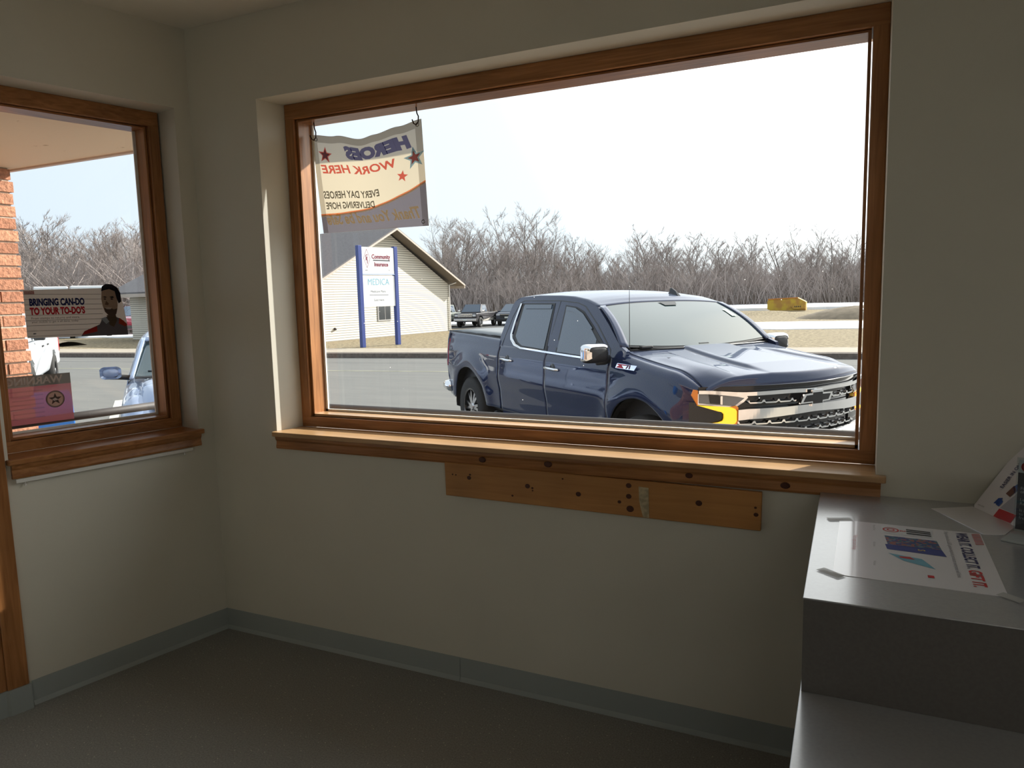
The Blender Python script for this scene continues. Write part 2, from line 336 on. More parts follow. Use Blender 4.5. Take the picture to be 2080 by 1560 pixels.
# added fill lights on the unseen ceiling behind the viewer, to brighten the room
M_filld = mat('fill_diffuser', (1, .98, .90), .5, emit=10)
M_white = mat('white_enamel', (.8, .8, .78), .4)
def fill_light(x, y, lab):
    e_ = empty('fill_light', (x, y, H)); tag(e_, lab, 'fill light', 'added lobby fill lights')
    MB().box((-.62, -.16, -.05), (.62, .16, 0)).build('housing', M_white, e_)
    MB().box((-.60, -.14, -.062), (.60, .14, -.0505)).build('diffuser', M_filld, e_)
fill_light(3.9, -4.4, 'added white fill lamp, unseen, on the ceiling at the back of the lobby, nearer the glass door')
fill_light(5.4, -4.4, 'added white fill lamp, unseen, on the ceiling at the back of the lobby, above the counter side')

# ------------------------------------------------------------------ curtain rod
e_ = empty('curtain_rod', WB(.48, 0, .925)); tag(e_, 'thin flat white curtain rod fixed on the wall under the left window sill', 'curtain rod')
def RL(s, off, z): return WB(s, off, z)-WB(.48, 0, .925)
M_rod = mat('white_rod', (.74, .73, .70), .45)
MB().box((.115, -.016, .918), (.838, -.010, .934), RL).build('rod', M_rod, e_, bevel=.002)
for s_ in (.155, .805):
    MB().tube([RL(s_, -.002, .935), RL(s_, -.006, .912), RL(s_, -.012, .905), RL(s_+.006, -.016, .908)], .003, 6).build('hook', M_rod, e_)

# ------------------------------------------------------------------ pine board under the window
e_ = empty('pine_board', (1.9, 0, .866)); tag(e_, 'knotty orange pine board nailed to the wall under the big window', 'board')
bx = MB().prism([(1.29, .803), (2.511, .795), (2.513, .929), (1.288, .941)], lambda u, v, s: (u-1.9, 0 if s else -.020, v-.866)); bx.build('board', M_pine, e_, bevel=.003)
m = MB()
for kx, kz, kr in ((1.40, .885, .008), (1.405, .898, .004), (1.655, .874, .009), (1.675, .868, .004), (1.676, .858, .003), (1.325, .893, .003), (1.34, .892, .003), (1.862, .862, .009), (2.055, .872, .009), (2.02, .848, .006), (2.06, .826, .012),
                   (2.055, .912, .009), (1.80, .915, .003), (2.305, .872, .010), (2.493, .875, .004), (2.495, .851, .007), (1.59, .83, .004)):
    MB().lathe([(.0002, .0012), (kr, .0006), (kr*1.05, -.001)], 12, lambda a_, b2, h, kx=kx, kz=kz: (kx-1.9+a_*1.15, -.020-h, kz-.866+b2)).build('knot', M_knot, e_)
MB().prism([(2.092, .912), (2.128, .910), (2.130, .800), (2.108, .801), (2.100, .83), (2.094, .86)], lambda u, v, s: (u-1.9, -.0203 if s else -.0215, v-.866)).build('torn_label', mat('torn_masking_tape', (.60, .50, .32), .8, noise=.35, nscale=60), e_)

# ------------------------------------------------------------------ counter
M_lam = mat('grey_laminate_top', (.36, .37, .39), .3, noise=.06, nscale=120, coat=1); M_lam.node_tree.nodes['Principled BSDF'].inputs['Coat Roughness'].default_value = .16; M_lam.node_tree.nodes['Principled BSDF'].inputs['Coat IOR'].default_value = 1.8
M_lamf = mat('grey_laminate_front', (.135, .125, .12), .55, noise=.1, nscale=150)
M_edge = mat('counter_edge_strip', (.25, .25, .26), .4)
e_ = empty('counter', (3.9, -.5, 0)); tag(e_, 'grey laminate counter in two steps against the wall beside the big window', 'counter')
def K(x, y, z): return (x-3.9, y+.5, z)
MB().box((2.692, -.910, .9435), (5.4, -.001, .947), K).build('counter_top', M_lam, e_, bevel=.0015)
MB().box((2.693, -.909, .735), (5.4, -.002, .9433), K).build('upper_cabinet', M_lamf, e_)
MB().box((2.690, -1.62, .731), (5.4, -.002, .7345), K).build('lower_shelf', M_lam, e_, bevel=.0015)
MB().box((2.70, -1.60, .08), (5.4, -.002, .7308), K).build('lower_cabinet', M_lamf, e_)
MB().box((2.80, -1.44, 0), (5.4, -.002, .0795), K).build('plinth', M_base, e_)

# ------------------------------------------------------------------ papers on the counter
M_paper = mat('glossy_white_paper', (.80, .79, .84), .3, coat=1); M_paper.node_tree.nodes['Principled BSDF'].inputs['Coat Roughness'].default_value = .10; M_paper.node_tree.nodes['Principled BSDF'].inputs['Coat IOR'].default_value = 1.7
M_navy = mat('navy_ink', (.025, .03, .13), .4); M_red = mat('red_ink', (.55, .02, .025), .4); M_dark = mat('black_ink', (.03, .03, .035), .5)
M_grey = mat('grey_ink', (.25, .25, .27), .5); M_tape = sheet('clear_tape', (.62, .62, .60), .2, alpha=.75)
ZC = .947
e_ = empty('printed_sheet', (2.92, -.53, ZC)); tag(e_, 'white printed sheet headed WEAR IT. COLLECT IT. GIFT IT. taped flat on the counter', 'poster')
e_.rotation_euler = (0, 0, R_(-1.0))
# sheet coordinates: u across the reading width (down the counter edge), v up the page (to the right)
def PS(u, v, h=.0008): return (v-.17, .22-u, h)
MB().prism([(0, .012), (.012, 0), (.43, 0), (.44, .010), (.44, .34), (0, .34)], lambda u, v, s: PS(u, v, .0012 if s else 0)).build('paper', M_paper, e_)
m = MB(); put_text(m, 'WEAR IT. COLLECT IT.', .036, .012, .282, lambda u, v: PS(u, v, .0018), bold=.0011, sx=.76); m.build('lettering_navy', M_navy, e_)
m = MB(); put_text(m, 'GIFT IT.', .036, .298, .282, lambda u, v: PS(u, v, .0018), bold=.0011, sx=.88); m.build('lettering_red', M_red, e_)
m = MB(); put_text(m, 'Shop online for USPS game-inspired products everyone will love.', .0135, .014, .255, lambda u, v: PS(u, v, .0018), sx=.98)
m.build('small_print', M_grey, e_)
for tt, u_ in (('Harvard Yard', .02), ('Kids Items', .17), ('Wellness', .315)): m = MB(); put_text(m, tt, .009, u_, .085, lambda u, v: PS(u, v, .0018)); m.build('caption', M_grey, e_)
m = MB(); put_text(m, 'Visit usps.com/shop', .015, .13, .038, lambda u, v: PS(u, v, .0018)); m.build('address_line', mat('faded_red_ink', (.6, .2, .2), .4), e_)
m = MB()
for i in range(9): m.add([PS(.012+.0105*i, .318-.00*i, .0018), PS(.016+.0105*i, .318, .0018), PS(.003+.0105*i+.006, .337, .0018), PS(.003+.0105*i+.002, .337, .0018)], [(0, 1, 2, 3)])
m.build('red_stripes', M_red, e_)
pic = empty('pictures', parent=e_)
MB().add([PS(.022, .105, .0016), PS(.085, .105, .0016), PS(.085, .228, .0016), PS(.022, .228, .0016)], [(0, 1, 2, 3)]).build('card_frame', mat('pale_grey_print', (.62, .63, .65), .4), pic)
m = MB()
for a_ in (.030, .045, .062): m.add([PS(a_, .165, .002), PS(a_+.010, .165, .002), PS(a_+.013, .222, .002), PS(a_+.003, .222, .002)], [(0, 1, 2, 3)])
m.build('black_shapes', M_dark, pic)
m = MB(); m.lathe([(.016, 0), (.020, 0)], 20, lambda a_, b2, h: PS(.05+a_, .128+b2, .002)); m.lathe([(.006, 0), (.010, 0)], 16, lambda a_, b2, h: PS(.05+a_, .128+b2, .002)); put_text(m, 'a', .03, .045, .15, lambda u, v: PS(u, v, .002)); m.build('red_rings', M_red, pic)
def printmat(name, cols, sc):
    mm, t, b = newmat(name); tc = N(t, 'ShaderNodeTexCoord'); vo = N(t, 'ShaderNodeTexVoronoi'); vo.inputs['Scale'].default_value = sc; cr = N(t, 'ShaderNodeValToRGB'); cr.color_ramp.interpolation = 'CONSTANT'
    el = cr.color_ramp.elements; el[0].color = (*cols[0], 1); el[0].position = 0; el[1].position = .35; el[1].color = (*cols[1], 1)
    for i, c_ in enumerate(cols[2:]): x = el.new(.55+.16*i); x.color = (*c_, 1)
    sp = N(t, 'ShaderNodeSeparateColor'); t.links.new(tc.outputs['Object'], vo.inputs['Vector']); t.links.new(vo.outputs['Color'], sp.inputs[0]); t.links.new(sp.outputs[0], cr.inputs[0]); t.links.new(cr.outputs[0], b.inputs['Base Color']); b.inputs['Roughness'].default_value = .35
    return mm
m = MB(); m.add([PS(.105, .112, .0016), PS(.175, .118, .0016), PS(.175, .238, .0016), PS(.105, .232, .0016)], [(0, 1, 2, 3)]); m.build('picture_mosaic', printmat('mosaic_print', [(.03, .05, .22), (.03, .14, .2), (.12, .2, .28), (.3, .1, .1)], 120), pic)
m = MB(); m.add([PS(.176, .112, .0016), PS(.215, .116, .0016), PS(.225, .245, .0016), PS(.176, .238, .0016)], [(0, 1, 2, 3)]); m.build('blue_box', mat('royal_blue_print', (.02, .045, .26), .3), pic)
m = MB(); put_text(m, 's', .035, .19, .185, lambda u, v: PS(u, v, .002)); m.build('yellow_mark', mat('yellow_ink', (.7, .5, .08), .4), pic)
m = MB(); m.add([PS(.245, .118, .0016), PS(.29, .150, .0016), PS(.325, .215, .0016), PS(.262, .190, .0016)], [(0, 1, 2, 3)]); m.build('sky_blue_card', mat('sky_blue_print', (.16, .42, .55), .3), pic)
m = MB(); m.add([PS(.262, .14, .002), PS(.272, .145, .002), PS(.275, .175, .002), PS(.258, .165, .002)], [(0, 1, 2, 3)]); m.build('red_spot', M_red, pic); m = MB(); m.add([PS(.37, .195, .002), PS(.385, .195, .002), PS(.385, .208, .002), PS(.37, .208, .002)], [(0, 1, 2, 3)]); m.build('red_spot', M_red, pic)
for (u0, v0, u1, v1) in ((.012, -.030, -.012, .030), (.420, -.028, .456, .020), (.428, .325, .458, .362)):
    a2 = Vector((u0, v0)); b2 = Vector((u1, v1)); dd = (b2-a2).normalized(); nn = Vector((-dd.y, dd.x))*.0135
    MB().add([PS(*(a2+nn), .0024), PS(*(b2+nn), .0024), PS(*(b2-nn), .0024), PS(*(a2-nn), .0024)], [(0, 1, 2, 3)]).build('tape_strip', M_tape, e_)

# folded easel card: white flap lying on the counter, printed panel leaning back
A0 = Vector((3.11, -.04, ZC)); A1 = Vector((3.185, -.205, ZC)); ee = (A1-A0).normalized(); nn_ = Vector((-ee.y, ee.x, 0)); nn_ = nn_ if nn_.x > 0 else -nn_
lean = (nn_*.132+Vector((0, 0, .183))).normalized()
e_ = empty('easel_card', A0); tag(e_, 'white folded card leaning back at the far end of the counter, printed blue and red', 'display card')
def EC(u, v, h=0): return ee*u+lean*v+(lean.cross(ee))*h*(-1 if (lean.cross(ee)).x > 0 else 1)
Wd, Hd = .195, .40
MB().prism([(.008, 0), (Wd, 0), (Wd, Hd), (.012, Hd), (0, Hd-.012), (0, .008)], lambda u, v, s: EC(u, v, 0 if s else -.002)).build('panel', M_paper, e_)
MB().prism([(0, .0), (-.112, -.062), (-.01, -.272), (.04, -.26), (.078, -.172)], lambda u, v, s: (u, v, .0015 if s else .0002)).build('flap', M_paper, e_)
TX = lambda u, v: EC(u, v, .0012)
m = MB(); put_text(m, 'BEGIN', .026, .075, .262, TX, bold=.0005, sx=.8); m.build('lettering_top', M_navy, e_); m = MB(); put_text(m, 'EASIER IN ONE', .02, 0, 0, lambda u, v: EC(.055-v, .085+u, .0012), bold=.0003, sx=.7); m.build('lettering_side', M_navy, e_)
m = MB(); put_text(m, 'OR HOME', .026, .040, .225, TX, bold=.0005, sx=.8); m.build('lettering_red', M_red, e_)
m = MB(); put_text(m, 'Convenient', .010, .035, .205, TX); m.build('small_print', M_grey, e_); m = MB(); put_text(m, 'usps.com', .008, .012, .012, TX); m.build('small_print', M_grey, e_)
M_pblue = mat('bright_blue_print', (.03, .10, .42), .35)
m = MB().poly([TX(.062, .035), TX(.082, .040), TX(.080, .060), TX(.066, .055)]); m.poly([TX(.085, .10), TX(.105, .085), TX(.130, .140), TX(.120, .165)]); m.poly([TX(.072, .035), TX(.088, .032), TX(.090, .05), TX(.078, .055)]); m.build('blue_figure', M_pblue, e_)
MB().poly([TX(.078, .075), TX(.10, .07), TX(.105, .095), TX(.085, .105)]).build('brown_figure', mat('brown_print', (.18, .07, .05), .4), e_)
MB().poly([TX(.095, .0), TX(.165, .003), TX(.165, .030), TX(.095, .028)]).build('red_block', M_red, e_)
MB().poly([TX(.095, .030), TX(.19, .031), TX(.19, .15), TX(.125, .12)]).build('grey_block', mat('pale_grey_block', (.42, .43, .5), .4), e_)

# dark leaflet in a clear stand
e_ = empty('sign_holder', (3.25, -.31, ZC)); tag(e_, 'clear upright stand holding a dark leaflet with a red letter Q, at the right edge', 'sign holder')
M_acr = glass('clear_acrylic', (.9, .95, .96), .08)
def SH(u, y, v): return (u*.90+y*.42, -u*.42+y*.9, v)
MB().box((-.075, -.0295, .172), (.16, -.0275, .205), SH).build('leaflet_header', M_paper, e_)
MB().box((-.075, -.03, .022), (.16, -.0275, .1715), SH).build('leaflet', mat('dark_plum_print', (.022, .014, .035), .3), e_)
MB().box((-.078, -.0335, .018), (.163, -.0315, .212), SH).build('clear_front', M_acr, e_)
MB().box((-.09, -.09, 0), (.17, -.02, .006), SH).build('base_plate', mat('acrylic_base', (.45, .5, .52), .15), e_, bevel=.002)
m = MB(); put_text(m, 'Qu', .036, -.070, .176, lambda u, v: SH(u, -.0308, v), bold=.001); m.build('lettering_red', M_red, e_)
m = MB()
for i, (tt, z_) in enumerate((('Find the bank of', .128), ('offers here', .119), ('Learn more', .098), ('Registration', .088), ('It is easy', .070), ('to start', .060), ('from home', .050))): put_text(m, tt, .011, -.068, z_, lambda u, v: SH(u, -.0308, v))
m.build('small_print', mat('pale_print', (.55, .55, .6), .5), e_)
# ------------------------------------------------------------------ banner hanging in the big window
M_ban = sheet('cream_banner_cloth', (.46, .385, .255), .66, alpha=.85)
M_hem = ink('doubled_hem', (.62, .60, .58))
M_slate = ink('slate_ink_wash', (.26, .27, .40))
def lerp(a, b, t): return a+(b-a)*t
def interp(xs, ys, x):
    if x <= xs[0]: return ys[0]
    for i in range(len(xs)-1):
        if x <= xs[i+1]:
            t = (x-xs[i])/(xs[i+1]-xs[i]); t = t*t*(3-2*t) if len(xs) > 2 else t
            return lerp(ys[i], ys[i+1], t)
    return ys[-1]
BO = Vector((.82, .205, 2.34))
def BN(u, v, h=0.0):
    """u from the left (seen from inside), v from the bottom, h towards the room"""
    xl = lerp(.556, .512, v); xr = lerp(1.12, 1.10, v); x = lerp(xl, xr, u)
    zt = interp([0, .24, .5, .62, .82, 1], [2.350, 2.330, 2.298, 2.308, 2.330, 2.352], u)
    z = lerp(1.908, zt, v)
    y = .205+.010*sin(u*6.0+1)*(.4+.6*v)-.012*v*sin(pi*u)
    return Vector((x, y-h, z))-BO
ban = empty('banner', BO); tag(ban, 'cream and slate cloth banner seen from behind, hanging by two hooks in the big window', 'banner')
MB().grid(lambda a, b2: BN(a, b2), 44, 30).build('cloth', M_ban, ban, smooth=True)
m = MB(); hu, hv = .048, .075
for (u0, u1, v0, v1) in ((0, hu, 0, 1), (1-hu*1.1, 1, 0, 1), (hu, 1-hu*1.1, 1-hv, 1)):
    m.grid(lambda a, b2: BN(lerp(u0, u1, a), lerp(v0, v1, b2), .0006), 30 if u1-u0 > .2 else 2, 20, )
m.build('hem', M_hem, ban, smooth=True)
def vc(u): return .185+.02*u+.215*max(0, (u-.1)/.9)**2.1
MB().grid(lambda a, b2: BN(a, vc(a)*b2, .0010), 44, 8).build('slate_field', M_slate, ban, smooth=True)
MB().grid(lambda a, b2: BN(a, vc(a)-.004+.016*b2, .0014), 44, 1).build('orange_line', ink('orange_line', (.85, .30, .15)), ban, smooth=True)
MB().grid(lambda a, b2: BN(a, vc(a)-.018+.014*b2, .0014), 44, 1).build('cream_line', sheet('cream_line', (.95, .72, .42), .8), ban, smooth=True)
M_bnavy = ink('banner_navy', (.22, .22, .42)); M_bred = ink('banner_red', (.72, .16, .14)); M_bdark = ink('banner_black', (.13, .12, .11)); M_bgold = sheet('banner_gold', (.95, .72, .36), .8); M_bblue = ink('banner_blue', (.25, .42, .60))
def mir(u0, v0, txt, hgt, wid, m_, nm, **k):
    """mirrored line of text: starts at u0 (right) and runs left"""
    vs, fs = text_geo(txt, 1.0, **k); x0 = min(a for a, b in vs); x1 = max(a for a, b in vs); y1 = max(b for a, b in vs if True)
    mb = MB().add([BN(u0-(a-x0)/(x1-x0)*wid, v0+b/y1*hgt, .0018) for a, b in vs], fs); mb.build(nm, m_, ban); return mb
mir(.91, .775, 'HEROES', .125, .60, M_bnavy, 'lettering_heroes', bold=.075, shear=.25)
mir(.765, .615, 'WORK HERE', .085, .71, M_bred, 'lettering_work_here', bold=.03, shear=.2)
mir(.60, .355, 'EVERY DAY HEROES', .075, .55, M_bdark, 'lettering_every_day', bold=.022, shear=.1)
mir(.545, .245, 'DELIVERING HOPE', .070, .485, M_bdark, 'lettering_delivering', bold=.022, shear=.1)
mir(.93, .085, 'Thank You and be Safe', .115, .88, M_bgold, 'lettering_thanks', bold=.03, shear=.45)
def stars(spec, nm, m_, h):
    for (cx, cy, r, rot) in spec: MB().poly([BN(cx+a*.80, cy+b, h) for a, b in star(0, 0, r, rot=rot)]).build(nm, m_, ban)
stars([(.115, .80, .088, .1)], 'star_outline_red', M_bred, .0016); stars([(.115, .80, .062, .1)], 'star_blue', M_bblue, .0022)
stars([(.925, .66, .110, -.1)], 'star_outline_blue', M_bblue, .0016); stars([(.925, .66, .092, -.1)], 'star_white', sheet('banner_pale', (.9, .85, .75), .8), .002); stars([(.925, .66, .068, -.1), (.815, .51, .060, .2)], 'star_red', M_bred, .0024)
M_met = mat('dull_metal', (.5, .5, .5), .35, .9)
for (u_, v_) in ((.04, .955), (.965, .955), (.955, .045)):
    MB().lathe([(.006, -.002), (.0085, -.002), (.0085, .002), (.006, .002), (.006, -.002)], 16, lambda a_, b2, h, u_=u_, v_=v_: BN(u_, v_)+Vector((a_, h, b2))).build('grommet', M_met, ban)
M_iron = mat('dark_iron_hook', (.05, .03, .025), .45, .6)
def shook(x, z0, lab):
    o = MB().tube([(0, 0, 2.414-z0), (.001, .0, 2.39-z0), (.004, -.002, 2.375-z0), (.012, -.004, .035), (.010, -.004, .012), (.003, -.010, 0), (-.006, -.014, .006), (-.012, -.016, .022)], .0028, 8).build('wire_hook', M_iron, smooth=True)
    o.location = (x, .205, z0); tag(o, lab, 'hook', 'banner hooks')
shook(.536, 2.322, 'dark wire hook holding the banner corner beside the left window jamb')
shook(1.080, 2.326, 'dark wire hook holding the banner corner farther out under the top rail')

# ------------------------------------------------------------------ notices on the left window
M_wpink = sheet('red_notice_film', (.58, .22, .26), .5, alpha=.94); M_wgrey = sheet('grey_notice_film', (.19, .185, .165), .5, alpha=.96); M_wlet = sheet('pale_notice_print', (.85, .75, .70), .35)
WO = WB(.65, .244, 1.2)
e_ = empty('warning_notice', WO); tag(e_, 'red and grey WARNING notice seen mirrored, stuck low on the left window', 'notice')
def WN(s, z, h=0): return WB(s, .246-h, z)-WO
MB().poly([WN(.515, 1.107), WN(.515, 1.268), WN(.790, 1.268), WN(.790, 1.109)]).build('red_field', M_wpink, e_)
MB().poly([WN(.515, 1.268), WN(.515, 1.314), WN(.790, 1.316), WN(.790, 1.268)]).build('grey_band', M_wgrey, e_)
m = MB(); put_text(m, 'WARNING', .044, .548, 1.277, lambda u, v: WN(u, v, .001), bold=.0012, sx=1.02); m.build('lettering', M_wlet, e_)
m = MB()
for i in range(7): m.grid(lambda a, b2: WN(lerp(.628, .765-.01*(i % 3), a), 1.246-.019*i+.006*b2, .0008), 1, 1)
m.build('text_lines', ink('dull_pink_print', (.82, .86, .86)), e_)
def disc(cx, cz, r0, r1, h, nm, m_, n=32): MB().lathe([(r0, 0), (r1, 0)], n, lambda a_, b2, hh: WN(cx+a_, cz+b2, h)).build(nm, m_, e_)
disc(.583, 1.204, 0.0005, .036, .001, 'seal', sheet('seal_tan', (.80, .70, .58), .4)); disc(.583, 1.204, .031, .033, .0014, 'seal_ring', M_wgrey); disc(.583, 1.204, .034, .037, .0014, 'seal_ring', M_wgrey)
MB().poly([WN(.583+a, 1.204+b, .0016) for a, b in star(0, 0, .027, .011)]).build('seal_star', sheet('seal_dark', (.15, .12, .1), .4), e_)
MB().poly([WN(.583+a, 1.204+b, .002) for a, b in ((-.012, -.004), (0, .006), (.012, 0), (.006, -.008))]).build('seal_bird', M_wlet, e_)

M_pg = sheet('grey_poster_film', (.52, .51, .47), .5); M_line = mat('poster_line', (.10, .095, .085), .6)
PO = WB(.45, .244, 1.58)
e_ = empty('window_poster', PO); tag(e_, 'grey lined poster reading BRINGING CAN-DO TO YOUR TO-DO\'S with a smiling man, upper left window', 'poster')
def PN(s, z, h=0): return WB(s, .246-h, z)-PO
MB().poly([PN(.665, 1.474), PN(.252, 1.466), PN(.252, 1.52), PN(.262, 1.60), PN(.276, 1.683), PN(.335, 1.683), PN(.663, 1.677)]).build('film', M_pg, e_)
m = MB()
for i in range(9):
    z_ = 1.658-.0222*i; m.grid(lambda a, b2: PN(lerp(.664, .355, a), z_-.003*a+.0016*b2, .0006), 1, 1)
m.build('lines', M_line, e_)
m = MB(); put_text(m, 'BRINGING CAN-DO', .040, -.645, 1.611, lambda u, v: PN(-u, v, .001), bold=.0021, sx=.60); m.build('lettering_navy', sheet('film_navy', (.02, .025, .10), .3), e_)
m = MB(); put_text(m, 'TO YOUR TO-DO\'S', .040, -.645, 1.573, lambda u, v: PN(-u, v, .001), bold=.0021, sx=.62); m.build('lettering_red', sheet('film_red', (.50, .03, .045), .4), e_)
m = MB(); put_text(m, 'From stamps to returns and more,', .0135, -.643, 1.552, lambda u, v: PN(-u, v, .001)); put_text(m, 'your mobile to get it all done, today.', .0125, -.643, 1.537, lambda u, v: PN(-u, v, .001)); m.build('small_print', M_line, e_)
MB().poly([PN(.660, 1.659), PN(.622, 1.659), PN(.622, 1.673), PN(.661, 1.673)]).build('red_corner', sheet('film_dull_red', (.30, .10, .09), .4), e_)
MB().poly([PN(.641, 1.489), PN(.630, 1.489), PN(.630, 1.4935), PN(.641, 1.4935)]).build('logo_mark', M_navy, e_)
# the pictured man
def PQ(pts, nm, col, h): MB().poly([PN(a, b, h) for a, b in pts]).build(nm, sheet(nm, col, .3), man)
man = empty('pictured_man', parent=e_)
man_s = [(.455, 1.470), (.440, 1.492), (.400, 1.508), (.372, 1.520), (.360, 1.545), (.345, 1.552), (.300, 1.552), (.278, 1.540), (.254, 1.518), (.252, 1.466)]
PQ(man_s, 'jacket', (.13, .12, .14), .001)
PQ([(.450, 1.476), (.438, 1.492), (.40, 1.507), (.385, 1.512), (.385, 1.488)], 'red_shoulder', (.42, .04, .035), .0016)
PQ([(.285, 1.546), (.265, 1.530), (.252, 1.512), (.262, 1.505), (.290, 1.520)], 'orange_shoulder', (.45, .07, .04), .0016)
PQ([(.366, 1.545), (.345, 1.553), (.330, 1.530), (.345, 1.520)], 'shirt_collar', (.40, .44, .50), .0016)
PQ([(.340, 1.560), (.300, 1.562), (.296, 1.535), (.312, 1.505), (.330, 1.515)], 'neck', (.12, .085, .06), .0014)
PQ([(.353, 1.667), (.357, 1.635), (.354, 1.605), (.346, 1.575), (.330, 1.557), (.312, 1.552), (.296, 1.565), (.288, 1.60), (.286, 1.66), (.31, 1.683), (.34, 1.68)], 'face', (.34, .25, .19), .002)
PQ([(.349, 1.592), (.345, 1.575), (.330, 1.557), (.312, 1.552), (.298, 1.564), (.290, 1.59), (.306, 1.585), (.320, 1.592), (.337, 1.590)], 'beard', (.12, .085, .07), .0024)
PQ([(.355, 1.668), (.350, 1.690), (.334, 1.701), (.306, 1.700), (.285, 1.686), (.272, 1.660), (.271, 1.62), (.283, 1.612), (.290, 1.635), (.296, 1.668), (.320, 1.678), (.345, 1.672)], 'hair', (.018, .016, .02), .0028)
PQ([(.352, 1.643), (.340, 1.645), (.331, 1.641), (.340, 1.639)], 'eyebrow', (.02, .015, .015), .003)
PQ([(.322, 1.643), (.306, 1.645), (.301, 1.639), (.313, 1.637)], 'eyebrow', (.02, .015, .015), .003)
PQ([(.349, 1.634), (.341, 1.636), (.335, 1.633), (.341, 1.630)], 'eye', (.03, .02, .02), .003)
PQ([(.320, 1.634), (.311, 1.636), (.304, 1.632), (.312, 1.629)], 'eye', (.03, .02, .02), .003)
PQ([(.337, 1.625), (.344, 1.608), (.330, 1.605), (.326, 1.612)], 'nose', (.14, .09, .065), .003)
PQ([(.345, 1.595), (.330, 1.597), (.314, 1.593), (.322, 1.586), (.338, 1.587)], 'mouth', (.50, .42, .38), .003)

# ------------------------------------------------------------------ outside of the post office
M_soff = mat('peeling_cream_soffit', (.72, .56, .38), .8, noise=1, nscale=3.2, col2=(.66, .50, .34), bump=.3)
def soffmat():
    m, t, b = newmat('peeling_paint_soffit'); tc = N(t, 'ShaderNodeTexCoord'); n1 = N(t, 'ShaderNodeTexNoise'); n1.inputs['Scale'].default_value = 5.5; n1.inputs['Detail'].default_value = 8; n1.inputs['Roughness'].default_value = .65
    mp = N(t, 'ShaderNodeMapping'); mp.inputs['Scale'].default_value = (1, 2.2, 1)
    cr = N(t, 'ShaderNodeValToRGB'); cr.color_ramp.elements[0].position = .66; cr.color_ramp.elements[0].color = (0, 0, 0, 1); cr.color_ramp.elements[1].position = .69; cr.color_ramp.elements[1].color = (1, 1, 1, 1)
    mx = N(t, 'ShaderNodeMix', data_type='RGBA'); mx.inputs[6].default_value = (.88, .74, .55, 1); mx.inputs[7].default_value = (.52, .38, .20, 1)
    t.links.new(tc.outputs['Object'], mp.inputs[0]); t.links.new(mp.outputs[0], n1.inputs['Vector']); t.links.new(n1.outputs[0], cr.inputs[0]); t.links.new(cr.outputs[0], mx.inputs[0]); t.links.new(mx.outputs[2], b.inputs['Base Color']); b.inputs['Roughness'].default_value = .8
    bp = N(t, 'ShaderNodeBump'); bp.inputs['Strength'].default_value = .4; bp.inputs['Distance'].default_value = .01; t.links.new(cr.outputs[0], bp.inputs['Height']); t.links.new(bp.outputs[0], b.inputs['Normal']); return m
M_soff = soffmat()
ZS, YS = 2.53, .64
sf = MB().prism([(-3.2, YS), (7, YS), (7, .305), (-.30, .305), (dB.x*6.3-.31, dB.y*6.3+.07), (-3.2, -6)], lambda u, v, s: (u, v, ZS if s == 0 else ZS+.05)); o = sf.build('soffit', M_soff); struct(o)
struct(MB().box((-3.25, YS, ZS-.012), (7, YS+.03, ZS+.30)).build('fascia', mat('cream_fascia', (.70, .58, .50), .6)))
struct(MB().prism([(-3.3, YS+.035), (7, YS+.035), (7, -6.3), (-3.3, -6.3)], lambda u, v, s: (u, v, ZS+.305 if s == 0 else ZS+.36)).build('roof', mat('roof_felt', (.12, .12, .12), .9)))
e_ = empty('brick_pier', (-2.62, 0, -.30)); tag(e_, 'orange brick pier outside, at the far left edge of the left window', 'pier')
# corner bricks step in and out a little from course to course
m = MB(); z_ = 0.0; i = 0; rnd = random.Random(5)
while z_ < 2.80:
    q = rnd.uniform(-.004, .004); j = .007 if i % 2 else -.003; zz = min(z_+.068, 2.828)
    L_ = .30; y_ = .615+j-(L_ if i % 2 else .15); ys = [.615+j]
    while y_ > -.9: ys.append(y_); y_ -= L_
    for a_ in range(len(ys)-1): q = rnd.uniform(-.004, .005); m.box((-.26, ys[a_+1]+.010, z_), (.255+q, ys[a_], zz))
    z_ += .081; i += 1
def brickpiece():
    mm, t, b = newmat('orange_brick_piece'); tc = N(t, 'ShaderNodeTexCoord'); L = t.links.new
    g = N(t, 'ShaderNodeNewGeometry'); cr = N(t, 'ShaderNodeValToRGB'); cr.color_ramp.elements[0].color = (.36, .155, .09, 1); cr.color_ramp.elements[1].color = (.50, .25, .15, 1)
    L(g.outputs['Random Per Island'], cr.inputs[0]); nz = N(t, 'ShaderNodeTexNoise'); nz.inputs['Scale'].default_value = 45; nz.inputs['Detail'].default_value = 5; L(tc.outputs['Object'], nz.inputs['Vector'])
    mx = N(t, 'ShaderNodeMix', data_type='RGBA', blend_type='OVERLAY'); mx.inputs[0].default_value = .7; L(cr.outputs[0], mx.inputs[6]); L(nz.outputs[0], mx.inputs[7]); L(mx.outputs[2], b.inputs['Base Color']); b.inputs['Roughness'].default_value = .9
    bp = N(t, 'ShaderNodeBump'); bp.inputs['Strength'].default_value = .9; bp.inputs['Distance'].default_value = .01; L(nz.outputs[0], bp.inputs['Height']); L(bp.outputs[0], b.inputs['Normal']); return mm
m.build('bricks', brickpiece(), e_)
MB().box((-.255, -.9, 0), (.246, .600, 2.828)).build('mortar', mat('sandy_mortar', (.55, .47, .38), .95, noise=.2, nscale=60), e_)
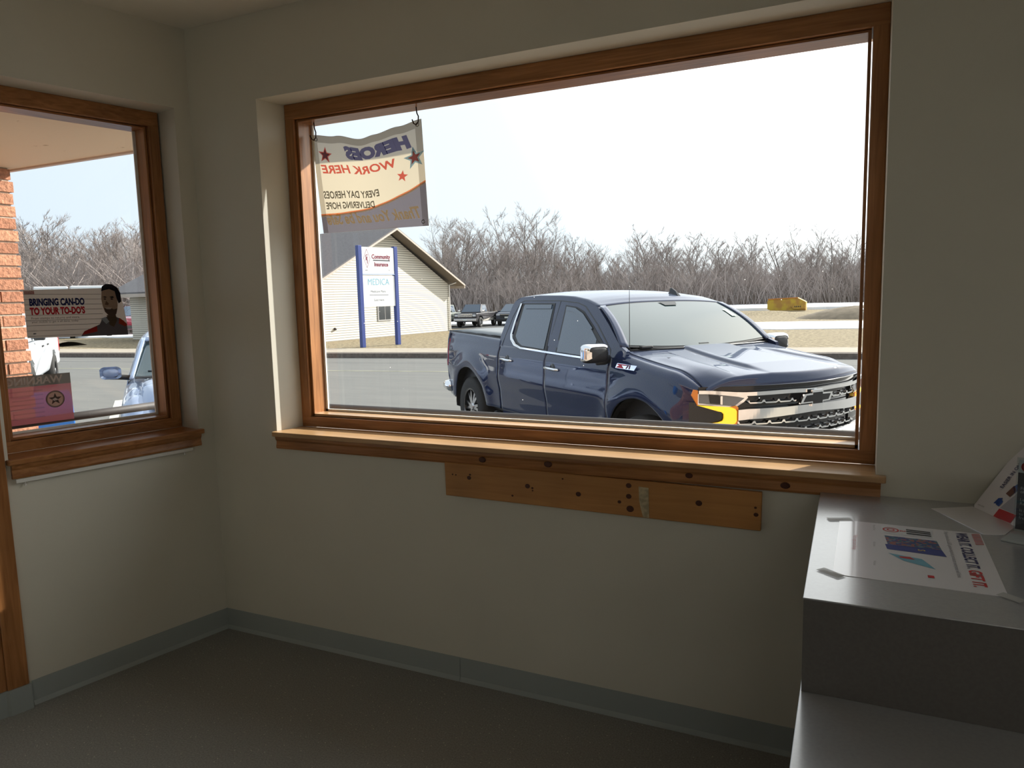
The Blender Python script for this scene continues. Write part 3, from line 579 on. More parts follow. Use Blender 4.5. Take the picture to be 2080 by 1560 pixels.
# brick skin of the building itself
m = MB(); m.box((-.33, T+.001, -.3), (.26, T+.09, ZS)); m.box((OX1+.1, T+.001, -.3), (7, T+.09, ZS)); m.box((.26, T+.001, -.3), (OX1+.1, T+.09, OZ0-.08))
struct(m.build('wall_outside_front', brickmat('shade_toned_brick', (.36, .27, .21), (.30, .22, .17), (.40, .37, .33), .30, .081)))  # same orange brick; shade and tan chrome reflection put into its colour
m = MB(); m.box((-.4, T+.001, -.3), (BS1, T+.09, OZ0-.03), WB); m.box((BS1, T+.001, -.3), (DS0-.02, T+.09, ZS-.001), WB); m.box((DS1, T+.001, -.3), (6.2, T+.09, ZS-.001), WB)
struct(m.build('wall_outside_left', M_brick))
# pipe rails
M_pipe = mat('weathered_pipe', (.06, .055, .055), .6)
e_ = empty('pipe_rail', (1.2, .70, -.30)); tag(e_, 'dark pipe guard rail low outside the big window', 'railing')
m = MB().tube([(-1.35, 0, 1.308), (3.2, 0, 1.308)], .019, 12).build('top_rail', M_pipe, e_, smooth=True)
for x in (-1.25, -.62, 1.0, 2.6): MB().tube([(x, 0, 0), (x, 0, 1.295)], .017, 10).build('post', M_pipe, e_, smooth=True)
RO = WB(.2, .70, -.30)
e_ = empty('pipe_rail', RO); tag(e_, 'round grey pipe rail low outside the left window in front of the pale blue car', 'railing')
def RR(s, off, z): return WB(s, off, z)-RO
MB().tube([RR(.85, .70, 1.050), RR(-.34, .70, 1.058)], .021, 12).build('top_rail', M_pipe, e_, smooth=True)
for s_ in (.80, -.30): MB().tube([RR(s_, .70, -.30), RR(s_, .70, 1.02)], .018, 10).build('post', M_pipe, e_, smooth=True)
# blue collection box
e_ = empty('mailbox', (-3.72, 1.46, -.30), R_(-28)); tag(e_, 'bright blue mail collection box outside, mostly hidden behind the warning notice', 'mailbox')
M_blue = mat('mailbox_blue', (.03, .16, .50), .35)
prof = [(-.27, .12)]+[(-.27*cos(a_), .92+.24*sin(a_)) for a_ in [i*pi/14 for i in range(15)]]+[(.27, .12)]
MB().prism(prof, lambda u, v, s: (u, .25 if s else -.25, v)).build('body', M_blue, e_, bevel=.01)
for sx_ in (-1, 1):
    for sy_ in (-1, 1): MB().box((sx_*.22-.025, sy_*.20-.025, 0), (sx_*.22+.025, sy_*.20+.025, .12)).build('leg', M_blue, e_)
MB().box((-.19, -.285, .82), (.19, -.2505, .98)).build('chute_door', M_blue, e_, bevel=.01)
MB().box((-.15, -.300, .93), (.15, -.2855, .95)).build('handle', M_met, e_)

# ------------------------------------------------------------------ ground and street
def noisemix(name, stops, scale, rough=.9, bump=.3, detail=8, stretch=None):
    m, t, b = newmat(name); tc = N(t, 'ShaderNodeTexCoord'); mp = N(t, 'ShaderNodeMapping'); nz = N(t, 'ShaderNodeTexNoise'); nz.inputs['Scale'].default_value = scale; nz.inputs['Detail'].default_value = detail; nz.inputs['Roughness'].default_value = .7
    if stretch: mp.inputs['Scale'].default_value = stretch
    cr = N(t, 'ShaderNodeValToRGB'); el = cr.color_ramp.elements; el[0].position = stops[0][0]; el[0].color = (*stops[0][1], 1); el[1].position = stops[-1][0]; el[1].color = (*stops[-1][1], 1)
    for p_, c_ in stops[1:-1]: x = el.new(p_); x.color = (*c_, 1)
    t.links.new(tc.outputs['Object'], mp.inputs[0]); t.links.new(mp.outputs[0], nz.inputs['Vector']); t.links.new(nz.outputs[0], cr.inputs[0]); t.links.new(cr.outputs[0], b.inputs['Base Color']); b.inputs['Roughness'].default_value = rough; b.inputs['Specular IOR Level'].default_value = .2
    if bump:
        bp = N(t, 'ShaderNodeBump'); bp.inputs['Strength'].default_value = bump; bp.inputs['Distance'].default_value = .03; t.links.new(nz.outputs[0], bp.inputs['Height']); t.links.new(bp.outputs[0], b.inputs['Normal'])
    return m
M_grass = noisemix('dormant_grass', [(.35, (.10, .08, .05)), (.5, (.235, .19, .12)), (.65, (.38, .315, .20))], 7, bump=1.0)
M_asph = noisemix('worn_asphalt', [(.3, (.135, .136, .132)), (.7, (.17, .168, .158))], 1.4, bump=.1, stretch=(.3, 1.5, 1))
M_conc = noisemix('old_concrete', [(.3, (.31, .27, .22)), (.7, (.37, .33, .27))], 2.0, bump=.1)
M_kerb = mat('dirty_kerb', (.17, .14, .12), .9, noise=.3, nscale=12)
M_snow = mat('old_snow', (.86, .88, .92), .7, bump=.5, nscale=3)
M_dirt = noisemix('bare_earth', [(.3, (.14, .115, .085)), (.7, (.24, .195, .14))], 2.2, bump=.6)
RA = R_(7.6); ru = Vector((cos(RA), sin(RA), 0)); rn = Vector((-sin(RA), cos(RA), 0))
def RD(t, n, z): return ru*t+rn*n+Vector((0, 0, z))
def rbox(name, t0, t1, n0, n1, z0, z1, m_): return struct(MB().box((t0, n0, z0), (t1, n1, z1), RD).build(name, m_))
rbox('road', -120, 80, -30, 18.32, -.40, -.30, M_asph)
rbox('kerb', -120, 80, 18.33, 18.62, -.41, -.15, M_kerb)
rbox('sidewalk', -120, 80, 18.63, 20.4, -.40, -.14, M_conc)
GZ = -.15
gr = MB(); rnd = random.Random(3)
def gh(x, y):
    h = .55*math.exp(-((x-3.6)**2/9+(y-46.5)**2/5))+.30*math.exp(-((x+2.6)**2/6+(y-50.5)**2/3))+.2*math.exp(-((x+10)**2/8+(y-66)**2/4))
    t_, n_ = Vector((x, y)).dot(ru.xy), Vector((x, y)).dot(rn.xy); ss = lambda q: (lambda c_: c_*c_*(3-2*c_))(max(0, min(1, q)))
    return h-.66*ss((n_-33)/16)*ss((-t_-4)/7)*(1-ss((-t_-30)/12))
gr.grid(lambda a, b2: RD(-46+70*a, 20.4+140*b2, GZ+gh(*(RD(-46+70*a, 20.4+140*b2, 0).xy))), 130, 200)
gr.add([RD(-160, 20.4, GZ), RD(-46, 20.4, GZ), RD(-46, 160.4, GZ), RD(-160, 160.4, GZ), RD(24, 20.4, GZ), RD(90, 20.4, GZ), RD(90, 160.4, GZ), RD(24, 160.4, GZ)], [(0, 1, 2, 3), (4, 5, 6, 7)])
struct(gr.build('ground', M_grass, smooth=True))
struct(MB().grid(lambda a, b2: RD(-38+27*a, 36+26*b2, GZ+.02+gh(*(RD(-38+27*a, 36+26*b2, 0).xy))), 30, 30).build('lot', noisemix('lot_asphalt', [(.3, (.10, .10, .10)), (.7, (.13, .13, .128))], 1.0, bump=.1), smooth=True))
def patch(name, pts, z, lab, m_=M_snow, h=.03):
    """irregular snow lying on the ground"""
    rr = random.Random(len(name)+len(pts)); out = []
    for i in range(len(pts)):
        a_, b2 = Vector(pts[i]), Vector(pts[(i+1) % len(pts)])
        n_ = max(2, int((b2-a_).length/1.1))
        for k in range(n_): p_ = a_.lerp(b2, k/n_); out.append((p_.x+rr.uniform(-.25, .25), p_.y+rr.uniform(-.25, .25)))
    o = MB().prism(out, lambda u, v, s: (u, v, z+(h if s else -.05)+gh(u, v))).build(name, m_); tag(o, lab, 'snow', kind='stuff'); return o
patch('snow_strip', [(-9, 30), (8, 32.2), (8, 38.6), (3, 39.2), (-3, 38.3), (-5, 40.5), (-8.5, 39.5), (-9, 36)], GZ, 'wide white snow strip on the grass just above the truck hood, across the street')
patch('snow_bank', [(-14, 60), (-3.6, 61.6), (2, 63.5), (12, 60), (14, 78), (-4, 80), (-20, 74)], GZ, 'long snow bank behind the yellow steel bin', h=.22)
patch('snow_edge', [(-26, 92), (16, 92), (16, 97), (-26, 97)], GZ, 'thin snow line along the foot of the trees')
mx0, my0 = 3.4, 43.6
mound = MB().grid(lambda a, b2: (lambda r, t: (mx0+3.9*r*cos(t), my0+2.2*r*sin(t), GZ-.05+.78*max(0, 1-r**1.7)+.06*sin(9*t)*r*(1-r)))(a, 2*pi*b2), 16, 48, closev=False).build('earth_mound', M_dirt, smooth=True); tag(mound, 'dark earth mound at the right end of the far field', 'mound')
mound = MB().grid(lambda a, b2: (lambda r, t: (-9.6+2.2*r*cos(t), 63+1.5*r*sin(t), GZ-.05+.75*max(0, 1-r**1.4)))(a, 2*pi*b2), 10, 32).build('earth_mound', M_dirt, smooth=True); tag(mound, 'small tan earth mound just left of the snow bank, above the far windshield pillar', 'mound')
sh = MB().grid(lambda a, b2: (lambda r, t: (4.3+(1.5+.35*sin(5*t))*r*cos(t), 42.6+(.75+.2*sin(4*t+1))*r*sin(t), GZ+.40+.22*(1-r*r)+.14*(r*sin(t))))(a, 2*pi*b2), 10, 40).build('snow_heap', M_snow, smooth=True); tag(sh, 'small bluish snow heap lying on the dark earth mound at the right', 'snow', kind='stuff')
patch('snow_lot', [(-40, 53), (-26, 54), (-12, 57), (-12, 68), (-28, 68), (-44, 62)], GZ, 'snow around and behind the parked pickup trucks', h=.05)
patch('snow_field', [(-75, 19.5), (-24.5, 25.2), (-28, 33), (-40, 36), (-80, 34)], GZ, 'bright snow field beyond the street, seen in the left window', h=.06)
# dark gravel berm along the road on the left
o = MB().grid(lambda a, b2: RD(-70+44*a, 21+2.0*b2, GZ+.22*sin(pi*b2)+.05*sin(a*60)*sin(pi*b2)), 80, 8).build('gravel_berm', M_dirt, smooth=True); struct(o)
M_paint = mat('worn_white_paint', (.62, .60, .55), .8, noise=.4, nscale=9)
M_yel = mat('faded_yellow_paint', (.42, .40, .20), .8, noise=.6, nscale=3)
struct(MB().box((-60, 14.35, -.299), (20, 14.47, -.2965), RD).build('lane_line', mat('faded_lane_paint', (.27, .265, .19), .8, noise=.3, nscale=2)))
struct(MB().box((-60, 16.6, -.299), (20, 16.66, -.2965), RD).build('road_seam', mat('dark_road_seam', (.13, .13, .13), .8)))
def line(x0, y0, x1, y1, w_):
    a_, b2 = Vector((x0, y0)), Vector((x1, y1)); d_ = (b2-a_).normalized(); n_ = Vector((-d_.y, d_.x))*w_/2
    return struct(MB().prism([tuple(a_+n_), tuple(b2+n_), tuple(b2-n_), tuple(a_-n_)], lambda u, v, s: (u, v, -.2995+.003*s)).build('parking_line', M_paint))
line(-10.6, 7.3, -5.2, 3.0, .14); line(-2.2, 2.6, -6.0, 5.7, .12)
rbox('walk', -9, 9, 0.2, 1.9, -.299, -.285, M_conc)
patch('snow_kerbside', [(2.2, 1.9), (4.2, 2.2), (4.4, 3.0), (3.2, 2.6)], -.30, 'small snow remnant by the front of the blue truck', h=.25)
# ------------------------------------------------------------------ insurance office across the street
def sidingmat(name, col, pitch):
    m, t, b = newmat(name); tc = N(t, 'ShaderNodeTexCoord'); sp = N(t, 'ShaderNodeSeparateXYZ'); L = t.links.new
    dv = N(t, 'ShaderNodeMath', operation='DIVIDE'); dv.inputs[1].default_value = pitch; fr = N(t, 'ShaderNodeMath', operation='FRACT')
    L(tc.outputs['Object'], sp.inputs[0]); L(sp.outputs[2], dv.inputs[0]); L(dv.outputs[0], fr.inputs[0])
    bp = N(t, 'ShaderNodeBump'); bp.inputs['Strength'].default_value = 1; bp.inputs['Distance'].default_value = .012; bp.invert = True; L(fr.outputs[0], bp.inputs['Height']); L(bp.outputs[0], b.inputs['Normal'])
    lt = N(t, 'ShaderNodeMath', operation='LESS_THAN'); lt.inputs[1].default_value = .24; L(fr.outputs[0], lt.inputs[0])  # darker band at the foot of each lap: its shadow line put into the colour
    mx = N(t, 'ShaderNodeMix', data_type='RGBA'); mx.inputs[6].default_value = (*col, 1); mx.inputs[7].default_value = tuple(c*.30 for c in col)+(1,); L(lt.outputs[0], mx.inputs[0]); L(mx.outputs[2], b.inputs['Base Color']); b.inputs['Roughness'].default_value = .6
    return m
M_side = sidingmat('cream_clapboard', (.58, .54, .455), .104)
M_shin = noisemix('grey_shingles', [(.3, (.10, .095, .10)), (.7, (.21, .20, .205))], 9, bump=.4, stretch=(1, 4, 6))
M_fasc = mat('beige_fascia', (.42, .36, .31), .6); M_dsoff = mat('brown_soffit', (.16, .135, .115), .7)
bd = Vector((.11009, .99392, 0)); bn = Vector((.99392, -.11009, 0)); B0 = Vector((-17.32, 21.92, -.15))
bld = empty('insurance_office', B0); tag(bld, 'cream clapboard office building with grey shingle gable roof across the street', 'building')
k_ = .9211
def BL(s, o, z): return bd*(s*k_)+bn*(o*k_)+Vector((0, 0, z))       # z in metres above its ground
def zz(z): return 1.6034+k_*(z-1.6034)+.15
S0, S1, PK = -.5, 9.7, 4.6; OE = -15.2
zw = zz(2.28); zp = zz(4.95); sl_ = (zp-zw)/(S1-PK)
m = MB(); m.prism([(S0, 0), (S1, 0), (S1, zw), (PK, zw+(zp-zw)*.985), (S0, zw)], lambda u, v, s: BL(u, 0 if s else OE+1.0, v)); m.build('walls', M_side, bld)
def slope(s_in, s_out, nm):
    za = zz(5.02); zb = zz(5.02)-abs(s_out-PK)*.485*k_
    MB().prism([(PK, za), (s_out, zb), (s_out, zb+.10), (PK, za+.10)], lambda u, v, s: BL(u, .62 if s else OE+.3, v)).build(nm, M_shin, bld)
    MB().prism([(PK, za-.035), (s_out, zb-.035), (s_out, zb+.055), (PK, za+.055)], lambda u, v, s: BL(u, .66 if s else .625, v)).build('rake_board', M_fasc, bld)
    MB().prism([(PK, za-.02), (s_out, zb-.02), (s_out, zb-.003), (PK, za-.003)], lambda u, v, s: BL(u, .62 if s else .01, v)).build('rake_soffit', M_dsoff, bld)
    MB().box((min(s_out, s_out*1.0)-.03, OE+.3, zb-.14), (s_out+.03, .62, zb+.02), BL).build('eave_gutter', M_fasc, bld)
slope(PK, 10.35, 'roof_slope'); slope(PK, -1.3, 'roof_slope')
wv = empty('window', parent=bld)
MB().box((3.60, .001, zz(.50)), (4.60, .04, zz(1.29)), BL).build('frame', mat('grey_window_frame', (.35, .34, .33), .5), wv)
MB().box((3.68, .041, zz(.57)), (4.12, .05, zz(1.22)), BL).build('pane', mat('dark_window_pane', (.05, .055, .06), .08), wv)
MB().box((4.17, .041, zz(.57)), (4.53, .05, zz(1.22)), BL).build('pane', mat('dark_window_pane2', (.05, .055, .06), .08), wv)
MB().tube([BL(9.62, .06, 0), BL(9.62, .06, zw), BL(9.9, .35, zw+.12)], .035, 8).build('downspout', mat('white_downspout', (.75, .72, .68), .5), bld)
MB().box((S0+.02, .002, 0), (S0+.12, .03, zw), BL).build('corner_board', M_fasc, bld)
MB().lathe([(.001, .12), (.05, .10), (.06, .05), (.06, 0)], 12, lambda a_, b2, h: BL(.62+a_, h, .52+b2)).build('tap_box', M_dark, bld)
# roadside sign
SG = Vector((-13.44, 19.26, -.15)); sd = Vector((.2925, .9563, 0)); sn = Vector((.9563, -.2925, 0))
def SN(s, o, z): return sd*(s*k_)+sn*(o*k_)+Vector((0, 0, z))
e_ = empty('roadside_sign', SG); tag(e_, 'tall white Community Insurance sign on two blue posts by the street', 'sign')
M_bpost = mat('blue_post_paint', (.03, .055, .23), .45); M_sface = mat('white_sign_face', (.80, .80, .80), .35)
for s_ in (-.06, 1.72): MB().box((s_, -.09, 0), (s_+.17, .09, zz(3.70)), SN).build('post', M_bpost, e_, bevel=.01)
MB().box((.12, -.07, zz(2.60)), (1.71, .07, zz(3.64)), SN).build('upper_panel', M_sface, e_, bevel=.01)
MB().prism([(.115, zz(2.56)), (1.715, zz(2.56)), (1.715, zz(2.60)), (.115, zz(2.60))], lambda u, v, s: SN(u, .08 if s else -.08, v)).build('panel_trim', mat('pale_blue_trim', (.45, .52, .66), .4), e_)
MB().box((.12, -.06, zz(1.30)), (1.71, .06, zz(2.52)), SN).build('lower_panel', M_sface, e_, bevel=.01)
TU = lambda u, v: SN(u, .0745, zz(v)); TL = lambda u, v: SN(u, .0645, zz(v))
M_maroon = mat('maroon_ink', (.22, .02, .05), .5); M_teal = mat('pale_teal_ink', (.22, .46, .56), .5)
def cent(mb, txt, size, cx, y, fn, **k):
    vs, fs = text_geo(txt, size, **k); xa = min(a for a, b in vs); xb = max(a for a, b in vs); mb.add([fn(cx+a-(xa+xb)/2, y+b) for a, b in vs], fs)
m = MB(); cent(m, 'Community', .235, 1.06, 3.20, TU, bold=.008, sx=.82); m.build('lettering_community', M_maroon, e_); m = MB(); cent(m, 'Insurance', .225, 1.06, 2.90, TU, bold=.008, sx=.80); m.build('lettering_insurance', M_maroon, e_)
m = MB(); m.poly([TU(.66, 3.115), TU(1.50, 3.105), TU(1.50, 3.145), TU(.66, 3.155)]); m.build('rule', M_dark, e_); m = MB(); cent(m, '(608)', .06, .32, 2.72, TU); m.build('small_print', M_dark, e_); m = MB(); cent(m, 'CRI', .06, 1.44, 2.72, TU); m.build('small_print', M_dark, e_)
m = MB()
def rhomb(r0, r1): m.add([SN(.36+a*r, .0745, zz(3.20+b*r*2.3)) for r in (r0, r1) for a, b in ((0, 1), (1, 0), (0, -1), (-1, 0))], [(0, 1, 5, 4), (1, 2, 6, 5), (2, 3, 7, 6), (3, 0, 4, 7)])
rhomb(.150, .163); m.build('logo_outline', M_maroon, e_)
m = MB(); cent(m, 'C', .16, .35, 3.24, TU, bold=.006); cent(m, 'R', .16, .36, 3.12, TU, bold=.006); cent(m, 'I', .16, .38, 3.0, TU, bold=.006); m.build('logo_letters', M_maroon, e_)
m = MB(); cent(m, 'MEDICA', .36, .90, 2.16, TL, sx=.82); m.build('lettering_medica', M_teal, e_)
m = MB(); cent(m, 'Medicare Plans', .125, .86, 1.86, TL); cent(m, 'Sold Here', .125, .88, 1.52, TL); m.poly([TL(.42, 1.755), TL(1.36, 1.745), TL(1.36, 1.765), TL(.42, 1.775)]); m.build('lettering_plans', mat('slate_ink', (.13, .14, .16), .5), e_)

# yellow steel bin
e_ = empty('steel_bin', (-1.95, 59.6, GZ+.05)); tag(e_, 'yellow steel snow bin standing in the snow beyond the street', 'container'); e_.scale = (1.1, 1.1, 1.08)
M_yl = mat('rusty_yellow_steel', (.55, .37, .035), .6, noise=.4, nscale=2.5, col2=(.42, .22, .04))
MB().prism([(-1.35, .12), (-1.10, 0), (1.25, 0), (1.25, .62), (.70, .92), (-1.25, .82), (-1.35, .70)], lambda u, v, s: (u, .65 if s else -.65, v)).build('body', M_yl, e_, bevel=.03)
MB().prism([(.25, .32), (.42, .10), (1.20, .12), (1.22, .42)], lambda u, v, s: (u, -.651 if s else -.80, v)).build('side_pocket', M_yl, e_, bevel=.02)
MB().prism([(-1.30, .80), (.70, .90), (.70, .96), (-1.30, .87)], lambda u, v, s: (u, -.64 if s else -.70, v)).build('top_rim', mat('orange_rim', (.55, .20, .03), .6), e_)
for i in range(4): MB().box((.50+.12*i, -.815, .24), (.56+.12*i, -.801, .34)).build('bin_mark', M_dark, e_)

# ------------------------------------------------------------------ bare trees
M_bark = mat('grey_bark', (.21, .185, .17), .95, noise=.35, nscale=5)
M_twig = mat('twig_bark', (.30, .255, .235), .95)
def limb(mb, p, d, L, r, nseg, rr, droop=.0, n=4):
    pts = [p]; rs = [r]
    for i in range(nseg):
        d = (d+Vector((rr.uniform(-1, 1), rr.uniform(-1, 1), rr.uniform(-.4, .9)+droop))*.16).normalized(); p = p+d*(L/nseg); pts.append(p); rs.append(r*(1-.75*(i+1)/nseg))
    mb.tube(pts, rs, n, cap=False); return pts, rs, d
def tree_proto(seed, h, lean, stems, crown0, dens=1.0):
    rr = random.Random(seed); tr = MB(); tw = MB()
    for s_ in range(stems):
        a0 = rr.uniform(0, 6.28); d0 = Vector((cos(a0)*lean*rr.uniform(.3, 1), sin(a0)*lean*rr.uniform(.3, 1), 1)).normalized()
        pts, rs, _ = limb(tr, Vector((rr.uniform(-.2, .2), rr.uniform(-.2, .2), 0)), d0, h*rr.uniform(.8, 1), .010*h/(stems**.5)*1.25, 8, rr, .5, 6)
        nb = int(17*dens)
        for b_i in range(nb):
            t = crown0+(1-crown0)*(b_i+rr.random())/nb; k = t*(len(pts)-1); i = min(int(k), len(pts)-2); p = pts[i].lerp(pts[i+1], k-i); r = rs[i]*.55
            a1 = rr.uniform(0, 6.28); up = rr.uniform(.5, 1.5)
            L = h*(.34*(1-t)+.11)*rr.uniform(.7, 1.2)
            bp, br, _ = limb(tr, p, Vector((cos(a1), sin(a1), up)).normalized(), L, r, 5, rr, .3, 4)
            for c_i in range(6):
                k2 = rr.uniform(.25, 1)*(len(bp)-1); j = min(int(k2), len(bp)-2); q = bp[j].lerp(bp[j+1], k2-j); a2 = a1+rr.uniform(-1.2, 1.2)
                cp, cr2, _ = limb(tw, q, Vector((cos(a2), sin(a2), rr.uniform(.2, 1.8))).normalized(), L*rr.uniform(.35, .6), max(.014, br[j]*.45), 3, rr, .3, 3)
                for d_i in range(7):
                    k3 = rr.uniform(.15, 1)*(len(cp)-1); j3 = min(int(k3), len(cp)-2); q3 = cp[j3].lerp(cp[j3+1], k3-j3); a3 = a2+rr.uniform(-1.4, 1.4)
                    limb(tw, q3, Vector((cos(a3), sin(a3), rr.uniform(.1, 2.2))).normalized(), L*rr.uniform(.14, .30), .0115, 2, rr, .2, 3)
    return tr, tw
kinds = [(11, 12, .12, 1, .25, 1), (12, 11, .35, 3, .2, .7), (13, 13, .1, 2, .3, .8), (14, 10, .2, 2, .12, .9), (15, 12, .15, 1, .4, 1.1), (16, 10, .5, 4, .2, .6)]
protos = []
for i, kd in enumerate(kinds):
    tr, tw = tree_proto(*kd); e_ = empty('bare_tree', (0, 0, -50)); tr.build('trunk_and_limbs', M_bark, e_, smooth=True); tw.build('twigs', M_twig, e_); protos.append((e_, kd[1])); 
rnd = random.Random(8); used = [False]*len(protos)
def plant(x, y, h, kind, lab, grp):
    e0, ph = protos[kind]
    if used[kind]: o = copytree(e0)
    else: o = e0; used[kind] = True
    o.location = (x, y, GZ+gh(x, y)); o.rotation_euler = (0, 0, rnd.uniform(0, 6.28)); sc_ = h/ph; o.scale = (sc_*rnd.uniform(.95, 1.25), sc_*rnd.uniform(.95, 1.25), sc_)
    tag(o, lab, 'tree', grp); return o
def along(px, depth):
    """world point on the ground at a bearing given as a picture column and a depth along the view"""
    fh = Vector((-.4248, .9053)); rh = Vector((.9053, .4248)); d_ = fh+rh*((px-1040)/1479); return (CAM.x+d_.x*depth, CAM.y+d_.y*depth)
G1 = 'bare trees of the wood behind the street'
L1 = 'bare grey leafless tree in the wood along the horizon behind the truck'
tops = [(850, 480), (895, 440), (930, 422), (965, 425), (1000, 462), (1030, 450), (1075, 412), (1110, 425), (1150, 465), (1190, 458), (1235, 462), (1280, 460), (1325, 448), (1370, 470), (1415, 462), (1460, 480), (1500, 478), (1545, 470), (1590, 485), (1640, 458), (1690, 470), (1725, 465), (1760, 500), (1800, 480)]
def hor(px): return 600.4-.0246*(px-1040)
n_t = 0
for i, (px, ty) in enumerate(tops):
    dp_ = 88+6*sin(i*2.1); x, y = along(px, dp_); h = (hor(px)-ty)/1479*dp_+1.6-GZ
    if px == 1075: plant(x, y, h*1.02, 1, 'tall many-stemmed bare tree, highest of the wood, above the cab roof of the blue truck', None)
    elif px == 930: plant(x, y, h*1.02, 2, 'tall bare tree rising just right of the office roof end', None)
    elif px == 1640: plant(x, y, h*1.02, 1, 'tall forked bare tree above the yellow steel bin', None)
    else: plant(x, y, h, i % 6, L1, G1)
for row, (d0, f0, st) in enumerate(((97, .80, 30), (84, .62, 24), (104, .9, 34), (79, .50, 30))):
    px = 838+row*7
    while px < 2150:
        dd_ = d0+rnd.uniform(-3, 3); x, y = along(px, dd_); ty = interp([850, 930, 1000, 1075, 1150, 1330, 1500, 1640, 1800], [480, 425, 455, 415, 462, 452, 478, 462, 480], px)
        plant(x, y, ((hor(px)-ty)/1479*dd_*f0+1.75)*rnd.uniform(.75, 1.03), rnd.randrange(6), L1, G1); px += st*rnd.uniform(.7, 1.3)
G2 = 'bare trees beyond the street, seen in the left window'; L2 = 'bare leafless tree beyond the street, seen through the left window'
for row, (d0, f0, st) in enumerate(((62, 1.0, 26), (70, .9, 20), (56, .66, 20), (52, .5, 24))):
    px = -30+row*5
    while px < 345:
        dd_ = d0+rnd.uniform(-3, 3); x, y = along(px, dd_); ty = interp([0, 60, 140, 200, 280, 340], [420, 408, 425, 450, 425, 430], px)
        plant(x, y, ((hor(px)-ty)/1479*dd_*f0+1.75)*rnd.uniform(.75, 1.03), rnd.randrange(6), L2, G2); px += st*rnd.uniform(.7, 1.3)
def brush(name, pxa, pxb, d0, d1, n, hmax, lab):
    rr = random.Random(4); mb = MB()
    for i in range(n):
        px = rr.uniform(pxa, pxb); dd_ = rr.uniform(d0, d1); x, y = along(px, dd_); h = hmax*rr.uniform(.3, 1); a_ = rr.uniform(0, 6.28); l = rr.uniform(.1, .7)*h
        p0 = Vector((x, y, GZ)); p1 = p0+Vector((cos(a_)*l*.4, sin(a_)*l*.4, h*.55)); p2 = p0+Vector((cos(a_)*l, sin(a_)*l, h)); r_ = rr.uniform(.016, .034)
        mb.tube([p0, p1, p2], [r_, r_*.8, r_*.4], 3, cap=False)
        for q in range(3):
            a2 = rr.uniform(0, 6.28); s0 = p0.lerp(p2, rr.uniform(.3, .8)); mb.tube([s0, s0+Vector((cos(a2)*h*.22, sin(a2)*h*.22, h*rr.uniform(.05, .3)))], [r_*.6, r_*.35], 3, cap=False)
    o = mb.build(name, M_twig); tag(o, lab, 'brush', kind='stuff')
brush('brushwood', 835, 2150, 76, 100, 11000, 4.6, 'dense leafless brushwood at the foot of the wood')
brush('thicket', -40, 345, 46, 64, 4500, 5.0, 'leafless thicket under the trees in the left window')
# ------------------------------------------------------------------ the blue pickup truck
M_navyp = None
def carpaint(name, col, flake=.35):
    m, t, b = newmat(name); b.inputs['Base Color'].default_value = (*col, 1); b.inputs['Metallic'].default_value = flake; b.inputs['Roughness'].default_value = .5
    b.inputs['Coat Weight'].default_value = 1; b.inputs['Coat Roughness'].default_value = .015; b.inputs['Coat IOR'].default_value = 1.6; b.inputs['Specular IOR Level'].default_value = 0
    b.inputs['Sheen Weight'].default_value = .35; b.inputs['Sheen Roughness'].default_value = .35; b.inputs['Sheen Tint'].default_value = (.75, .85, 1, 1); return m
M_navyp = carpaint('dark_blue_paint', (.008, .017, .060), .0)
M_chrome = mat('chrome', (.85, .85, .86), .07, 1.0); M_blk = mat('black_plastic', (.018, .018, .02), .5); M_gblk = mat('gloss_black', (.01, .01, .012), .12)
M_rub = mat('tyre_rubber', (.022, .021, .02), .8); M_alloy = mat('machined_alloy', (.55, .55, .56), .25, .9)
M_cglass = mat('tinted_car_glass', (.03, .055, .095), .01, spec=.9, ior=1.7); M_wglass = mat('windshield_glass', (.035, .06, .065), .01, spec=1, ior=1.72)
M_amber = mat('amber_lens', (.75, .22, .03), .2); M_drl = mat('lit_amber_lamp', (1.0, .56, .03), .3, emit=.85); M_lens = mat('headlamp_lens', (.16, .16, .17), .08, .3); M_redl = mat('red_lens', (.45, .02, .03), .15)
TRZ = math.atan2(-.6264, .7795)
truck = empty('pickup_truck', (1.7668, 4.4949, -.307), TRZ); tag(truck, 'dark blue crew cab pickup truck with chrome grille parked right outside the big window', 'truck')
def TP(x, s, z): return Vector((x, -s, z))
RXc, FXc, WZ = -3.97, -.08, .43
def Wz(x, z):
    b = interp([.40, .55, .70, .92, 1.05, 1.17, 1.30, 1.40], [.955, .975, .985, 1.015, 1.005, 1.0, .965, .93], z)
    for cx in (RXc, FXc):
        r = math.hypot(x-cx, z-WZ); b += .035*math.exp(-((r-.60)/.12)**2)*(1 if z > .3 else 0)
    if x > .25: b -= .10*((x-.25)/.4)**2.2
    if x < -4.5: b -= .05*((-4.5-x)/.4)**2
    return b
def zlow(x, x0=None):
    z = .50
    if x > .4: z = .62
    for cx, ra in ((RXc, .53), (FXc, .545)):
        d = abs(x-cx)
        if d < ra: z = max(z, WZ+math.sqrt(ra*ra-d*d))
    return z
def side(nm, xa, xb, ztop, roll=0.0, send=None, step=.03, zl=None, par=None):
    """both flanks: a height field over the side view; roll: the top edge turns inwards to s = send"""
    out = []
    for sg in (1, -1):
        m = MB(); nx = max(4, int((xb-xa)/step)); nz = 26
        def fn(i, j, sg=sg):
            x = lerp(xa, xb, i); zt = ztop(x); z0 = (zl or zlow)(x); z = lerp(z0, zt, j); s = Wz(x, z)
            if roll and z > zt-roll:
                k = (z-(zt-roll))/roll; se = send(x) if callable(send) else send; sb = Wz(x, zt-roll); s = se+(sb-se)*math.sqrt(max(0, 1-k*k))
            return TP(x, s*sg, z)
        m.grid(fn, nx, nz); o = m.build(nm, M_navyp, par or truck, smooth=True, solid=.006); out.append(o)
    return out
